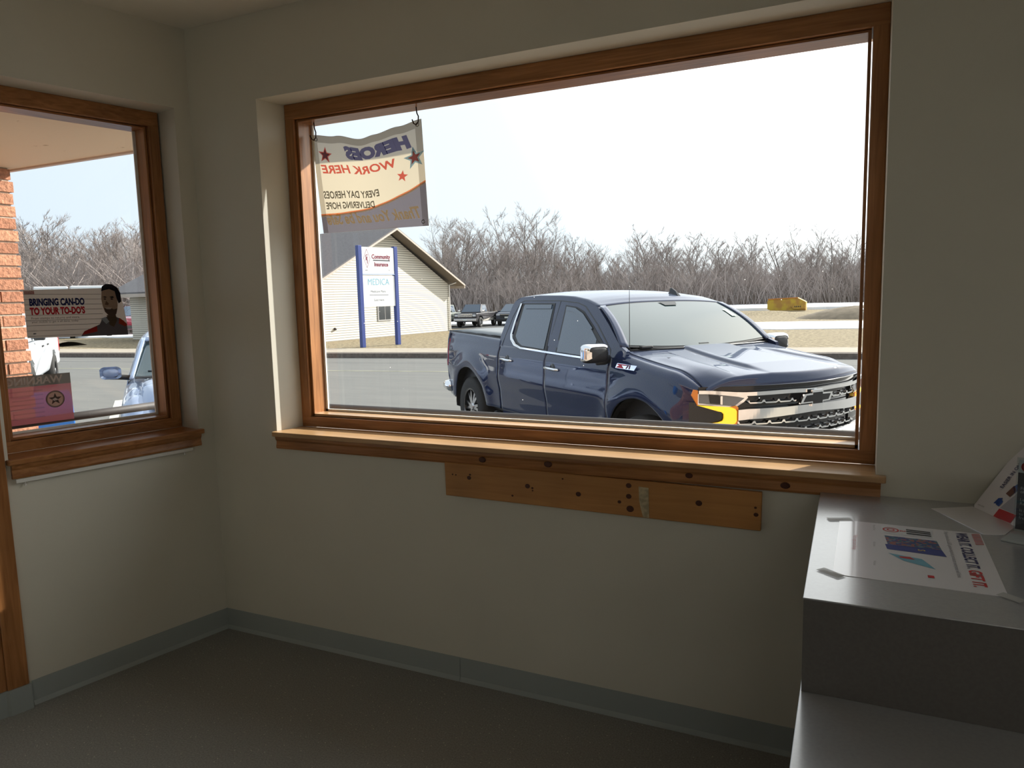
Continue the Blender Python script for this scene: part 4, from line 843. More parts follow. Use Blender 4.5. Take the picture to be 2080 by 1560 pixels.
beds = side('bed_side', -4.86, -3.045, lambda x: interp([-4.86, -3.04], [1.415, 1.375], x), .045, .935)
rd = side('rear_door', -3.020, -1.842, lambda x: 1.300, 0, None)
fd = side('front_door', -1.830, -.592, lambda x: 1.285, 0, None)
def hz_(x, s):
    u = (x+.5)/1.43; z = 1.385-.25*u+.10*u*u; q = abs(s)/.885; z -= .018*q**3+2.0*max(0, u-.55)**2*q**8
    b = lambda c, w_: 1/(1+math.exp(min(40, (abs(s)-c)/w_)))
    fade = max(0, min(1, (x+.52)/.18))*max(0, min(1, (.88-x)/.35)); c = lerp(.26, .40, u)
    z += .030*fade*b(c, .009)
    z += .020*max(0, min(1, (x+.3)/.25))*max(0, min(1, (.80-x)/.3))*(b(.78, .03)-b(lerp(.52, .66, u), .010))
    return z
ftop = lambda x: hz_(x, .885)-.004
fn_ = side('fender', -.580, .600, ftop, .10, .885)
# body under the greenhouse, floor, underbody
MB().box((-4.80, -.90, .45), (-3.03, .90, 1.30), lambda x, y, z: (x, y, z)).build('bed_box', M_blk, truck)
MB().box((-3.06, -.93, .40), (-.50, .93, 1.26), lambda x, y, z: (x, y, z)).build('cab_floor', M_gblk, truck)
MB().box((-.6, -.86, .60), (.50, .86, 1.10), lambda x, y, z: (x, y, z)).build('engine_bay', M_blk, truck)
for cx in (RXc, FXc):
    m = MB()
    for sg in (1, -1): m.lathe([(.56, .985*sg), (.56, .60*sg), (.02, .60*sg)], 32, lambda a, b2, h, cx=cx: TP(cx+a, h, max(WZ+b2, .36)))
    m.build('wheel_well', M_blk, truck)
# running boards
for sg in (1, -1): MB().tube([TP(-3.15, .98*sg, .42), TP(-3.0, 1.06*sg, .40), TP(-.9, 1.06*sg, .40), TP(-.72, .98*sg, .42)], .05, 10).build('running_board', M_blk, truck, smooth=True)
for sg in (1, -1): MB().box((-3.03, .90*sg if sg > 0 else -.955, .40), (-.6, .955 if sg > 0 else -.90, .52), lambda x, s, z: TP(x, s, z)).build('rocker', M_navyp, truck)
# tailgate, tonneau
MB().prism([(.93, .60), (.965, .75), (.985, 1.0), (.955, 1.30), (.93, 1.405), (-.93, 1.405), (-.955, 1.30), (-.985, 1.0), (-.965, .75), (-.93, .60)], lambda u, v, s: TP(-4.87+.05*s, u, v)).build('tailgate', M_navyp, truck, bevel=.015)
M_ton = mat('grey_tonneau_vinyl', (.20, .21, .22), .45)
MB().grid(lambda a, b2: TP(lerp(-4.80, -3.07, a), lerp(-.90, .90, b2), 1.425-.02*a+.006*abs(sin(a*pi*4))), 40, 6).build('bed_cover', M_ton, truck, smooth=True, solid=.02)
for sg in (1, -1): MB().prism([(-4.86, 1.385), (-3.05, 1.345), (-3.05, 1.39), (-4.86, 1.43)], lambda u, v, s: TP(u, (.925 if s else .885)*sg, v)).build('bed_rail', M_blk, truck)
# greenhouse
GX = [(-3.085, 1.285), (-3.085, 1.40), (-3.055, 1.60), (-3.00, 1.76), (-2.945, 1.835), (-2.81, 1.880), (-2.4, 1.893), (-1.9, 1.887), (-1.62, 1.875), (-1.34, 1.843), (-1.05, 1.775), (-.768, 1.605), (-.50, 1.425), (-.36, 1.372), (-.36, 1.30), (-.60, 1.285)]
def gs(z): return .96-.35*(z-1.33) if z > 1.30 else .97
for sg in (1, -1): MB().prism(GX, lambda u, v, s: TP(u, (gs(v) if s else gs(v)-.04)*sg, v)).build('cab_side', M_navyp, truck)
top = [p for p in GX if p[1] > 1.77][0:]; top = [(-3.00, 1.76), (-2.975, 1.80), (-2.945, 1.835), (-2.88, 1.865), (-2.81, 1.880), (-2.4, 1.893), (-1.9, 1.887), (-1.62, 1.875), (-1.34, 1.843), (-1.2, 1.812), (-1.05, 1.775)]
def roof(i, j):
    k = i*(len(top)-1); n = min(int(k), len(top)-2); x, z = lerp(top[n][0], top[n+1][0], k-n), lerp(top[n][1], top[n+1][1], k-n); s = lerp(-1, 1, j); c = 1-abs(s)**2.6
    xx = x + (-.03*c if i > .9 else 0) - (.0 if i > .2 else .05*c)
    return TP(xx, s*gs(z), z+.045*c*interp([0, .15, .5, .9, 1], [.25, .9, 1.15, .9, .8], i))
MB().grid(roof, 30, 24).build('roof', M_navyp, truck, smooth=True, solid=.01)
MB().grid(lambda a, b2: TP(lerp(-3.085, -3.01, a**1.3), lerp(-1, 1, b2)*lerp(.955, .80, a), lerp(1.285, 1.775, a)), 6, 10).build('cab_back', M_navyp, truck, smooth=True, solid=.01)
MB().grid(lambda a, b2: TP(lerp(-3.10, -3.045, a), lerp(-.66, .66, b2), lerp(1.40, 1.72, a)), 2, 2).build('rear_window', M_cglass, truck)
wtop = lambda s: TP(-1.035-.04*(1-(s/.78)**2), s, 1.775+.036*(1-abs(s/.78)**2.6))
wbot = lambda s: TP(-.46+.10*(1-(s/.86)**2), s, 1.405-.035*(1-(s/.86)**2))
def wsh(a, b2, e=0.0):
    sa = lerp(-.795, .795, b2); sb = lerp(-.935, .935, b2); p = wbot(sb).lerp(wtop(sa), a); return p+Vector((.035, 0, .05))*sin(pi*a)*.6+Vector((.4, 0, .9))*e
MB().grid(lambda a, b2: wsh(lerp(.03, .975, a), lerp(.04, .96, b2), .004), 12, 20).build('windshield', M_wglass, truck, smooth=True)
MB().grid(lambda a, b2: wsh(a, b2), 12, 20).build('windshield_frame', M_gblk, truck, smooth=True)
for sg in (1, -1): MB().grid(lambda a, b2, sg=sg: wsh(lerp(-.02, 1.0, a), .5+sg*lerp(.458, .502, b2), .009), 12, 3).build('windshield_pillar', M_navyp, truck, smooth=True, solid=.01)
MB().poly([wsh(u, v, .012) for u, v in ((.97, .40), (.97, .54), (.86, .52), (.86, .43))]).build('sensor_patch', M_gblk, truck)
MB().poly([wsh(u, v, .012) for u, v in ((.72, .085), (.72, .115), (.52, .115), (.52, .08))]).build('windshield_sticker', mat('pale_green_sticker', (.5, .65, .55), .5), truck)
# side glass, black surrounds, chrome sweep, rain visors
def gp(pts, off, nm, m_, sg, th=.004): return MB().prism(pts, lambda u, v, s: TP(u, (gs(v)+off+(th if s else 0))*sg, v)).build(nm, m_, truck)
RWo = [(-2.72, 1.815), (-1.93, 1.815), (-1.84, 1.295), (-2.44, 1.300), (-2.60, 1.345), (-2.745, 1.42)]
RWi = [(-2.665, 1.790), (-1.955, 1.790), (-1.90, 1.312), (-2.44, 1.325), (-2.565, 1.362), (-2.665, 1.425)]
FWo = [(-1.69, 1.795), (-1.45, 1.775), (-1.28, 1.730), (-1.03, 1.590), (-.77, 1.43), (-.64, 1.32), (-.65, 1.272), (-1.64, 1.285)]
FWi = [(-1.655, 1.768), (-1.46, 1.750), (-1.31, 1.705), (-1.06, 1.565), (-.90, 1.46), (-.88, 1.29), (-1.60, 1.302)]
FQ = [(-.87, 1.45), (-.79, 1.40), (-.69, 1.32), (-.70, 1.285), (-.86, 1.29)]
for sg in (1, -1):
    gp(RWo, .001, 'rear_window_surround', M_blk, sg, .003); gp(RWi, .0045, 'rear_door_glass', M_cglass, sg); gp(FWo, .001, 'front_window_surround', M_blk, sg, .003); gp(FWi, .0045, 'front_door_glass', M_cglass, sg); gp(FQ, .0045, 'quarter_glass', M_gblk, sg)
    gp([(-2.64, 1.800), (-1.98, 1.800), (-1.975, 1.755), (-2.60, 1.752)], .012, 'rain_visor', M_cglass, sg, .006); gp([(-1.645, 1.780), (-1.46, 1.765), (-1.28, 1.71), (-1.02, 1.565), (-1.05, 1.555), (-1.30, 1.672), (-1.46, 1.722), (-1.64, 1.742)], .012, 'rain_visor', M_cglass, sg, .006)
    cs = [(-2.765, 1.815), (-2.80, 1.60), (-2.805, 1.44), (-2.77, 1.385), (-2.64, 1.318), (-2.46, 1.288), (-1.9, 1.277), (-1.40, 1.268), (-.80, 1.262), (-.64, 1.272)]
    ci = [(-.66, 1.285), (-.80, 1.280), (-1.40, 1.288), (-1.9, 1.297), (-2.45, 1.308), (-2.60, 1.340), (-2.72, 1.400), (-2.762, 1.445), (-2.76, 1.60), (-2.725, 1.815)]
    gp(cs+ci, .005, 'chrome_sweep', M_chrome, sg, .012)
    # door seams on the frames
    for pts in ([(-1.838, 1.29), (-1.832, 1.84), (-1.822, 1.84), (-1.828, 1.29)], [(-2.995, 1.30), (-2.90, 1.66), (-2.80, 1.825), (-2.70, 1.848), (-1.83, 1.846), (-1.45, 1.822), (-1.28, 1.785), (-.95, 1.60), (-.62, 1.38), (-.588, 1.29), (-.596, 1.29), (-.63, 1.37), (-.96, 1.592), (-1.285, 1.776), (-1.45, 1.813), (-1.83, 1.837), (-2.70, 1.839), (-2.795, 1.815), (-2.89, 1.655), (-2.985, 1.30)]):
        gp(pts, .0005, 'door_seam', M_gblk, sg, .002)
    # handles
    for hx, hz in ((-2.92, 1.138), (-1.80, 1.116)):
        h_ = MB().tube([TP(hx, (Wz(hx, hz)+.004)*sg, hz+.006), TP(hx+.03, (Wz(hx, hz)+.035)*sg, hz+.005), TP(hx+.24, (Wz(hx, hz)+.035)*sg, hz-.003), TP(hx+.28, (Wz(hx, hz)+.004)*sg, hz-.004)], .016, 10).build('door_handle', M_chrome, truck, smooth=True)
        MB().lathe([(.001, .004), (.055, .003), (.06, -.004)], 20, lambda a, b2, h: TP(hx+.15+a, (Wz(hx+.15, hz)+.001+h)*sg, hz+b2)).build('handle_cup', M_gblk, truck, smooth=True)
    # mirror
    mr = empty('mirror', parent=truck)
    def mir_(a, b2, r=1.0, sg=sg):
        th = 2*pi*a; l = pi*b2; ct, st = cos(th), sin(th); rr_ = (abs(ct)**5+abs(st)**5)**(-.2); q = sin(l)**.5
        return TP(-.585+.085*cos(l), (1.150+.135*ct*rr_*q*r)*sg, 1.352+.088*st*rr_*q*r-.012*ct*0)
    MB().grid(lambda a, b2: mir_(a, b2), 40, 12, closeu=True).build('housing', M_blk, mr, smooth=True)
    MB().grid(lambda a, b2: mir_(.02+.46*a, .16+.62*b2, 1.05)+Vector((0, 0, .004)), 24, 10).build('chrome_cap', M_chrome, mr, smooth=True)
    MB().grid(lambda a, b2, sg=sg: mir_((-.10+.16*a) if sg > 0 else (-.10+.16*a), .10+.50*b2, 1.06), 10, 8).build('chrome_corner', M_chrome, mr, smooth=True)
    MB().tube([TP(-.62, .955*sg, 1.295), TP(-.60, 1.03*sg, 1.27), TP(-.59, 1.12*sg, 1.27)], [.035, .033, .03], 10).build('mirror_arm', M_blk, mr, smooth=True)
# hood
def xf(s): return .93-.33*s*s
def hood(i, j):
    s = lerp(-.882, .882, j); x1 = xf(s)-.012; x0 = -.50+.13*(1-(s/.88)**2)
    if i <= .9: x = lerp(x0, x1-.035, i/.9); return TP(x, s, hz_(x, s))
    k = (i-.9)/.1; a = k*pi/2; zb = hz_(x1-.035, s); return TP(x1-.035+.035*sin(a)**.7, s, zb-(max(.03, zb-1.145))*(1-cos(a)))
MB().grid(hood, 80, 150).build('hood', M_navyp, truck, smooth=True, solid=.008)
MB().grid(lambda a, b2: TP(lerp(-.56, -.46, a)+.12*(1-(lerp(-.9, .9, b2)/.9)**2), lerp(-.90, .90, b2), lerp(1.392, 1.372, a)), 2, 20).build('cowl', M_blk, truck, smooth=True, solid=.01)
for s0, s1, z_ in ((.70, .05, 1.40), (.02, -.62, 1.40)):
    MB().tube([TP(-.43, s0, 1.392), TP(-.46, lerp(s0, s1, .4), 1.412), TP(-.50, s1, 1.418)], .008, 6).build('wiper', M_blk, truck, smooth=True)
    MB().box((-.44, s0-.08, 1.385), (-.39, s0+.05, 1.41), lambda x, s, z: TP(x, s, z)).build('wiper_base', M_blk, truck, bevel=.008)
for (x, s) in ((-.22, .55), (-.02, .72)): MB().box((x-.05, s-.012, hz_(x, s)-.002), (x, s+.012, hz_(x, s)+.006), lambda x, s, z: TP(x, s, z)).build('washer_jet', M_gblk, truck)
# front end, all following the curved nose x = xf(s)
def FP(s, z, o=0.0): return TP(xf(s)+o-.05*max(0, .8-z), s, z)
def fpoly(pts, off, nm, m_, th=.006, par=None, mirror=True, n=6):
    m = MB()
    for sg in ((1, -1) if mirror else (1,)):
        m.prism(pts, lambda u, v, s: FP(u*sg, v, off+(th if s else 0)))
    return m.build(nm, m_, par or truck)
def fbar(sfn, zc, hgt, off, th, nm, m_, n=40, s0=-.62, s1=.62, par=None):
    m = MB()
    m.grid(lambda i, j: FP(lerp(s0, s1, i), zc(lerp(s0, s1, i))+hgt(lerp(s0, s1, i))*(-.5, .5, .5, -.5)[int(round(j*4)) % 4], off+(0, 0, th, th)[int(round(j*4)) % 4]), n, 4, closev=False); return m.build(nm, m_, par or truck)
MB().grid(lambda a, b2: FP(lerp(-.93, .93, a), lerp(.56, 1.14, b2), -.035), 30, 10).build('grille_backing', M_gblk, truck, smooth=True)
MB().grid(lambda a, b2: TP(xf(lerp(.60, 1.0, a))-.022, lerp(.60, 1.0, a), lerp(.60, 1.02, b2)), 10, 8).build('lamp_pod', M_gblk, truck, smooth=True)
MB().grid(lambda a, b2: TP(xf(lerp(.60, 1.0, a))-.022, -lerp(.60, 1.0, a), lerp(.60, 1.02, b2)), 10, 8).build('lamp_pod', M_gblk, truck, smooth=True)
ac = lambda s: abs(s)
fbar(None, lambda s: interp([0, .25, .6, .95], [1.083, 1.088, 1.082, 1.104], ac(s)), lambda s: interp([0, .6, .95], [.032, .030, .028], ac(s)), -.02, .035, 'upper_chrome_bar', M_chrome, 50, -.955, .955)
fbar(None, lambda s: interp([0, .6, .7], [.940, .922, .915], ac(s)), lambda s: interp([0, .25, .55, .69], [.062, .070, .082, .086], ac(s)), -.02, .055, 'middle_chrome_bar', M_chrome, 50, -.69, .69)
def mesh_row(z0, s0, hump, nm, ph=0.0):
    m = MB(); n = 260
    def zc(s):
        q = ((abs(s)+ph) % .125)/.125; return z0+hump*max(0, min(1, (q-.70)*14))*max(0, min(1, (1.0-q)*7))
    m.grid(lambda i, j: (lambda s: FP(s, zc(s)+(-.0055, .0055, .0055, -.0055)[int(round(j*4)) % 4]+.008*(zc(s) > z0+.006)*((0, 1, 1, 0)[int(round(j*4)) % 4]), -.015+(0, 0, .028, .028)[int(round(j*4)) % 4]))(lerp(-s0, s0, i)), n, 4); m.build(nm, M_chrome, truck)
mesh_row(1.008, .60, .010, 'grille_strip'); mesh_row(.836, .68, .012, 'grille_strip', .05); mesh_row(.758, .64, .012, 'grille_strip', .02)
# headlamps
HL = [(.955, 1.112), (.60, 1.066), (.592, 1.050), (.625, 1.015), (.690, .972), (.955, 1.002)]
fpoly(HL, -.012, 'headlamp_bezel', M_chrome, .008)
fpoly([(.945, 1.098), (.665, 1.058), (.622, 1.048), (.70, .984), (.945, 1.012)], -.003, 'headlamp_glass', M_lens, .003)
fpoly([(.88, 1.082), (.81, 1.075), (.79, 1.02), (.80, 1.005), (.87, 1.012)], .0005, 'headlamp_projector', M_gblk, .002)
fpoly([(.80, 1.070), (.785, 1.070), (.785, 1.0), (.80, 1.002)], .0015, 'headlamp_divider', M_chrome, .002)
fpoly([(.985, 1.126), (.957, 1.118), (.957, .995), (.972, 1.025), (1.0, 1.08)], .000, 'side_marker', M_amber, .008)
DR = [(.962, .998), (.734, .980), (.70, .965), (.687, .945), (.687, .868), (.70, .845), (.732, .836), (.923, .815), (.908, .842), (.814, .858), (.785, .870), (.777, .890), (.778, .925), (.795, .942), (.815, .946)]
fpoly(DR, .002, 'running_lamp', M_drl, .012)
fpoly([(.690, .990), (.674, .975), (.672, .860), (.690, .832), (.735, .822), (.925, .803), (.923, .815), (.732, .836), (.70, .845), (.687, .868), (.687, .945), (.70, .965), (.734, .980)], .000, 'running_lamp_rim', mat('orange_rim_lens', (.8, .25, .02), .3), .010)
# bow tie emblem
bt = [(-.185, .982), (-.145, 1.058), (-.062, 1.062), (-.062, 1.088), (.062, 1.088), (.062, 1.062), (.185, 1.058), (.15, .990), (.062, .988), (.062, .955), (-.062, .955), (-.062, .985)]
bt = [(-u, v) for u, v in bt]
fpoly(bt, .036, 'emblem_rim', M_chrome, .016, mirror=False); cxm, czm = 0, 1.022
fpoly([(cxm+(u-cxm)*.82, czm+(v-czm)*.70) for u, v in bt], .053, 'emblem_face', M_gblk, .003, mirror=False)
# bumper
m = MB(); pr = [(-.02, .735), (.03, .725), (.055, .68), (.045, .56), (.01, .50), (-.05, .50)]
m.grid(lambda i, j: (lambda s, k: FP(s, pr[k][1]-.0*abs(s), pr[k][0]+.03))(lerp(-1.0, 1.0, i), int(round(j*5))), 40, 5); m.build('front_bumper', mat('dark_chrome_bumper', (.35, .36, .38), .12, 1.0), truck, smooth=True)
MB().grid(lambda a, b2: FP(lerp(-.95, .95, a), lerp(.36, .52, b2), -.02), 30, 3).build('air_dam', M_blk, truck, smooth=True)
MB().grid(lambda a, b2: TP(lerp(.50, xf(1.0)-.01, a), 1.0-.03*a, lerp(.62, 1.02, b2)), 4, 6).build('corner_cover', M_navyp, truck, smooth=True)
# badge, antenna, fin, taillights, rear bumper
m = MB(); bs = lambda u, v, h=.006: TP(-.447+u, Wz(-.447+u, 1.20)+h+.012, 1.222+v)
m.poly([bs(0, 0), bs(.30, -.004), bs(.345, .042), bs(.035, .046)]); m.build('badge_plate', M_chrome, truck)
m = MB(); m.poly([bs(.012, .005, .009), bs(.135, .002, .009), bs(.10, .030, .009), bs(.17, .030, .009), bs(.175, .040, .009), bs(.045, .041, .009), bs(.038, .031, .009), bs(.07, .029, .009)]); m.build('badge_z', mat('badge_red', (.45, .01, .02), .3), truck)
m = MB(); put_text(m, '71', .052, .165, .004, lambda u, v: bs(u, v, .009), bold=.002, sx=1.5, shear=.3); m.build('badge_number', mat('badge_maroon', (.12, .02, .05), .3), truck)
MB().tube([TP(-.433, .86, 1.37), TP(-.433, .86, 1.40), TP(-.433, .86, 1.70), TP(-.433, .86, 2.06)], [.010, .0035, .003, .002], 8).build('antenna', M_gblk, truck, smooth=True)
fin = MB(); fx0, fs0, fz0 = -1.36, -.38, 1.872
fin.prism([(-.11, 0), (.12, -.014), (.05, .05), (-.01, .078), (-.035, .080), (-.05, .03)], lambda u, v, s: TP(fx0+u, fs0+(.012 if s else -.012)*(1.6-v*14), fz0+v)); fin.build('roof_fin', M_gblk, truck, bevel=.004)
for sg in (1, -1):
    MB().grid(lambda a, b2, sg=sg: TP(-4.90+.10*a, (Wz(-4.80, lerp(.92, 1.31, b2))-.045*(1-a)+.006)*sg, lerp(.92, 1.31, b2)), 4, 8).build('tail_lamp', M_redl, truck, smooth=True, solid=.012)
    MB().tube([TP(-4.98, .5*sg, .62), TP(-4.98, .80*sg, .62), TP(-4.90, .965*sg, .62), TP(-4.70, .99*sg, .62)], .075, 12).build('rear_bumper', M_chrome, truck, smooth=True)
MB().box((-5.0, -.6, .50), (-4.84, .6, .66), lambda x, y, z: (x, y, z)).build('rear_step', M_blk, truck)
# wheels
def wheel(cx, s_c, sg, R=.405, W=.27, rim=.255, par=None, X=None, spokes=6, cz=None):
    X = X or TP; cz = WZ-.02 if cz is None else cz
    e2 = empty('wheel', parent=par or truck)
    f_ = lambda a, b2, h: X(cx+a, (s_c+h)*sg, cz+b2)
    MB().lathe([(rim, -W/2), (R-.03, -W/2), (R, -W/2+.03), (R, W/2-.03), (R-.035, W/2), (rim, W/2-.01)], 40, f_).build('tyre', M_rub, e2, smooth=True)
    MB().lathe([(rim+.002, W/2-.008), (rim-.012, W/2-.004), (rim-.02, W/2-.03), (rim-.03, -W/2+.02), (.05, -W/2+.02)], 40, f_).build('rim', M_gblk, e2, smooth=True)
    m = MB()
    for k in range(spokes):
        a0 = k*2*pi/spokes
        for da, w_ in ((-.14, .014), (.14, .014)):
            pts = [(.045, a0+da*.6), (rim-.015, a0+da*1.5)]
            (r0, t0), (r1, t1) = pts; p0 = Vector((cos(t0), sin(t0)))*r0; p1 = Vector((cos(t1), sin(t1)))*r1; d_ = (p1-p0).normalized(); n_ = Vector((-d_.y, d_.x))*w_
            q = [p0+n_*1.6, p1+n_, p1-n_, p0-n_*1.6]; m.prism([tuple(v) for v in q], lambda u, v, s: f_(u, v, W/2-.06+(.035 if s else 0)-.02*math.hypot(u, v)/rim))
    m.lathe([(.001, W/2-.012), (.045, W/2-.014), (.055, W/2-.03), (.055, W/2-.08)], 20, f_); m.lathe([(rim-.018, W/2-.012), (rim-.004, W/2-.006), (rim-.004, W/2-.016)], 40, f_)
    m.build('spokes', M_alloy, e2)
    return e2
for cx in (RXc, FXc):
    for sg in (1, -1): wheel(cx, .87, sg)
# ------------------------------------------------------------------ other vehicles
def sp2(o): return lambda x, s, z: Vector((x, -s, z))
M_plate = mat('licence_plate', (.65, .66, .60), .5); M_hl = mat('clear_lamp', (.6, .6, .62), .15)
def veh(name, loc, rz, lab, cat, paint, body, cabin, W, wheels, win, front, R=.34, lower=None, wr=.2, belt=None, top_w=None, extra=None, group=None):
    """body / cabin: side outlines (x, z); belt and top_w: half width at the belt and at the roof; win: list of (points, 'side') panes"""
    e2 = empty(name, loc, rz); tag(e2, lab, cat, group); X = lambda x, s, z: Vector((x, -s, z)); h = W/2
    MB().prism(body, lambda u, v, s: X(u, (h if s else -h)*(.93 if v < .45 else 1), v)).build('body', paint, e2, bevel=.06)
    if lower: MB().prism(lower, lambda u, v, s: X(u, (h+.012 if s else -h-.012), v)).build('lower_body', extra or M_blk, e2, bevel=.02)
    zb = min(v for u, v in cabin); zt = max(v for u, v in cabin)
    ws = lambda v: lerp(belt, top_w, (v-zb)/(zt-zb))
    MB().prism(cabin, lambda u, v, s: X(u, (ws(v) if s else -ws(v)), v)).build('cabin', paint, e2, bevel=.04)
    for pts in win:
        for sg in (1, -1): MB().prism(pts, lambda u, v, s: X(u, (ws(v)+.002+(.008 if s else 0))*sg, v)).build('side_window', M_cglass, e2)
    (xa, za), (xb, zb2) = front['ws']; nrm = Vector((zb2-za, 0, -(xb-xa))).normalized(); nrm = nrm if nrm.x > 0 else -nrm
    m = MB(); o_ = nrm*.012; pl_ = [X(xa, .93*ws(za), za), X(xa, -.93*ws(za), za), X(xb, -.90*ws(zb2), zb2), X(xb, .90*ws(zb2), zb2)]
    m.add([p+o_ for p in pl_], [(0, 1, 2, 3)]); m.build('windshield', M_cglass, e2)
    xf_ = front['x']
    for sg in (1, -1):
        y0, y1, z0, z1 = front['lamp']; MB().box((xf_-.05, min(y0*sg, y1*sg), z0), (xf_+.012, max(y0*sg, y1*sg), z1), X).build('headlamp', M_hl, e2, bevel=.01)
        mr = empty('mirror', parent=e2); mx_, ms_, mz_ = front['mirror']; MB().box((mx_-.06, min(ms_*sg, (ms_+.20)*sg), mz_-.07), (mx_+.06, max(ms_*sg, (ms_+.20)*sg), mz_+.07), X).build('housing', front.get('mm', paint), mr, bevel=.03)
    if 'grille' in front:
        g = front['grille']; MB().box((xf_-.05, -g[0], g[1]), (xf_+.010, g[0], g[2]), X).build('grille', M_blk, e2)
        for z_ in front.get('bars', ()): MB().box((xf_, -g[0], z_-.015), (xf_+.022, g[0], z_+.015), X).build('grille_bar', M_chrome, e2)
    if 'bumper' in front: b_2 = front['bumper']; MB().box((xf_-.05, -h*.98, b_2[0]), (xf_+.10, h*.98, b_2[1]), X).build('bumper', front.get('bm', M_chrome), e2, bevel=.03)
    MB().box((xf_+.10, -.15, front.get('pz', .55)), (xf_+.115, .15, front.get('pz', .55)+.13), X).build('number_plate', M_plate, e2)
    for cx in wheels:
        for sg in (1, -1): wheel(cx, h-.11, sg, R=R, W=.24, rim=R*.6, par=e2, X=X, spokes=5, cz=R)
    return e2
def at_(px, depth, z=GZ): x, y = along(px, depth); return (x, y, z)
# old dark pickup in the far lot, nose to the left
P1b = [(-3.6, .50), (-3.6, 1.12), (-1.35, 1.12), (-1.30, 1.16), (1.30, 1.10), (1.36, .95), (1.36, .45), (.95, .42), (.90, .72), (.75, .84), (.40, .86), (.15, .80), (0.02, .60), (-.05, .42), (-2.30, .42), (-2.36, .72), (-2.55, .84), (-2.85, .84), (-3.10, .70), (-3.15, .45)]
P1c = [(-1.35, 1.12), (-1.28, 1.76), (-.35, 1.78), (.20, 1.16), (.20, 1.12)]
M_oldp = mat('old_dark_paint', (.02, .018, .022), .35)
veh('parked_pickup', at_(962, 58, -.79), R_(-84), 'old black two-tone pickup truck parked in the far lot, right of the office', 'truck', M_oldp, P1b, P1c, 1.92, (.45, -2.70),
    [[(-1.20, 1.20), (-1.17, 1.68), (-.45, 1.70), (-.02, 1.20)]], dict(ws=((.19, 1.18), (-.34, 1.76)), x=1.36, lamp=(.62, .88, .86, 1.02), mirror=(.05, .93, 1.28), mm=M_chrome, grille=(.60, .84, 1.05), bars=(.93, .86, 1.04), bumper=(.50, .70), pz=.54), R=.39,
    lower=[(.02, .46), (-2.32, .46), (-2.34, .66), (0.05, .66)], belt=.86, top_w=.70, extra=mat('tan_two_tone', (.45, .42, .38), .4))
P2b = P1b
veh('parked_pickup', at_(897, 58.5, -.79), R_(-84), 'grey-green parked pickup truck half hidden by the corner of the office', 'truck', mat('grey_green_paint', (.12, .14, .125), .35), P1b, P1c, 1.95, (.45, -2.70),
    [[(-1.20, 1.20), (-1.17, 1.68), (-.45, 1.70), (-.02, 1.20)]], dict(ws=((.19, 1.18), (-.34, 1.76)), x=1.36, lamp=(.62, .88, .86, 1.02), mirror=(.05, .93, 1.28), grille=(.60, .84, 1.05), bumper=(.50, .68), pz=.54), R=.39, belt=.86, top_w=.70)
S1b = [(-3.3, .40), (-3.35, 1.02), (-1.0, 1.10), (.25, 1.08), (1.0, .98), (1.12, .80), (1.12, .35), (.80, .30), (.68, .60), (.35, .70), (.05, .60), (-.05, .30), (-2.2, .30), (-2.35, .60), (-2.65, .70), (-2.95, .60), (-3.05, .35)]
S1c = [(-3.25, 1.02), (-2.95, 1.62), (-2.5, 1.70), (-.95, 1.70), (.10, 1.08)]
veh('parked_car', at_(1040, 60, -.79), R_(-80), 'dark sport utility car with a pale number plate behind the blue truck bed', 'car', mat('dark_slate_paint', (.04, .05, .075), .3), S1b, S1c, 1.86, (.36, -2.64),
    [[(-2.6, 1.12), (-2.5, 1.60), (-1.0, 1.62), (-.2, 1.14)]], dict(ws=((.08, 1.10), (-.92, 1.68)), x=1.12, lamp=(.60, .88, .82, .94), mirror=(-.25, .92, 1.12), grille=(.55, .62, .92), bars=(.90,), bumper=(.36, .56), bm=M_blk, pz=.60), R=.35, belt=.90, top_w=.66)
veh('parked_car', at_(272, 44.0), R_(-60), 'small red car beyond the snow, in the gap between poster and grey siding', 'car', carpaint('faded_red_paint', (.22, .03, .05), .2), S1b, S1c, 1.80, (.36, -2.64),
    [[(-2.6, 1.12), (-2.5, 1.60), (-1.0, 1.62), (-.2, 1.14)]], dict(ws=((.08, 1.10), (-.92, 1.68)), x=1.12, lamp=(.60, .88, .82, .94), mirror=(-.25, .92, 1.12), bumper=(.36, .56), bm=M_blk), R=.35, belt=.90, top_w=.66)
# white vehicle at the left
M_wht = carpaint('white_paint', (.72, .74, .76), .05)
V1b = [(-3.6, .42), (-3.68, .95), (-3.6, 1.10), (-.2, 1.10), (.85, 1.00), (1.0, .78), (1.0, .38), (.72, .34), (.60, .64), (.30, .76), (0, .64), (-.12, .34), (-2.45, .34), (-2.57, .64), (-2.87, .76), (-3.17, .64), (-3.29, .36)]
V1c = [(-3.55, 1.10), (-3.35, 1.66), (-3.0, 1.74), (-1.0, 1.74), (-.15, 1.10)]
V1b = [(-4.75, .50), (-4.78, .75), (-4.72, 1.18), (-2.9, 1.18), (-2.85, 1.20), (-.4, 1.20), (.75, 1.12), (.92, .95), (.92, .50), (.60, .45), (.50, .74), (.25, .86), (-.25, .86), (-.50, .74), (-.58, .42), (-3.15, .42), (-3.25, .74), (-3.45, .86), (-3.95, .86), (-4.17, .74), (-4.25, .5)]
V1c = [(-2.9, 1.20), (-2.8, 1.70), (-2.5, 1.80), (-1.15, 1.80), (-.35, 1.22)]
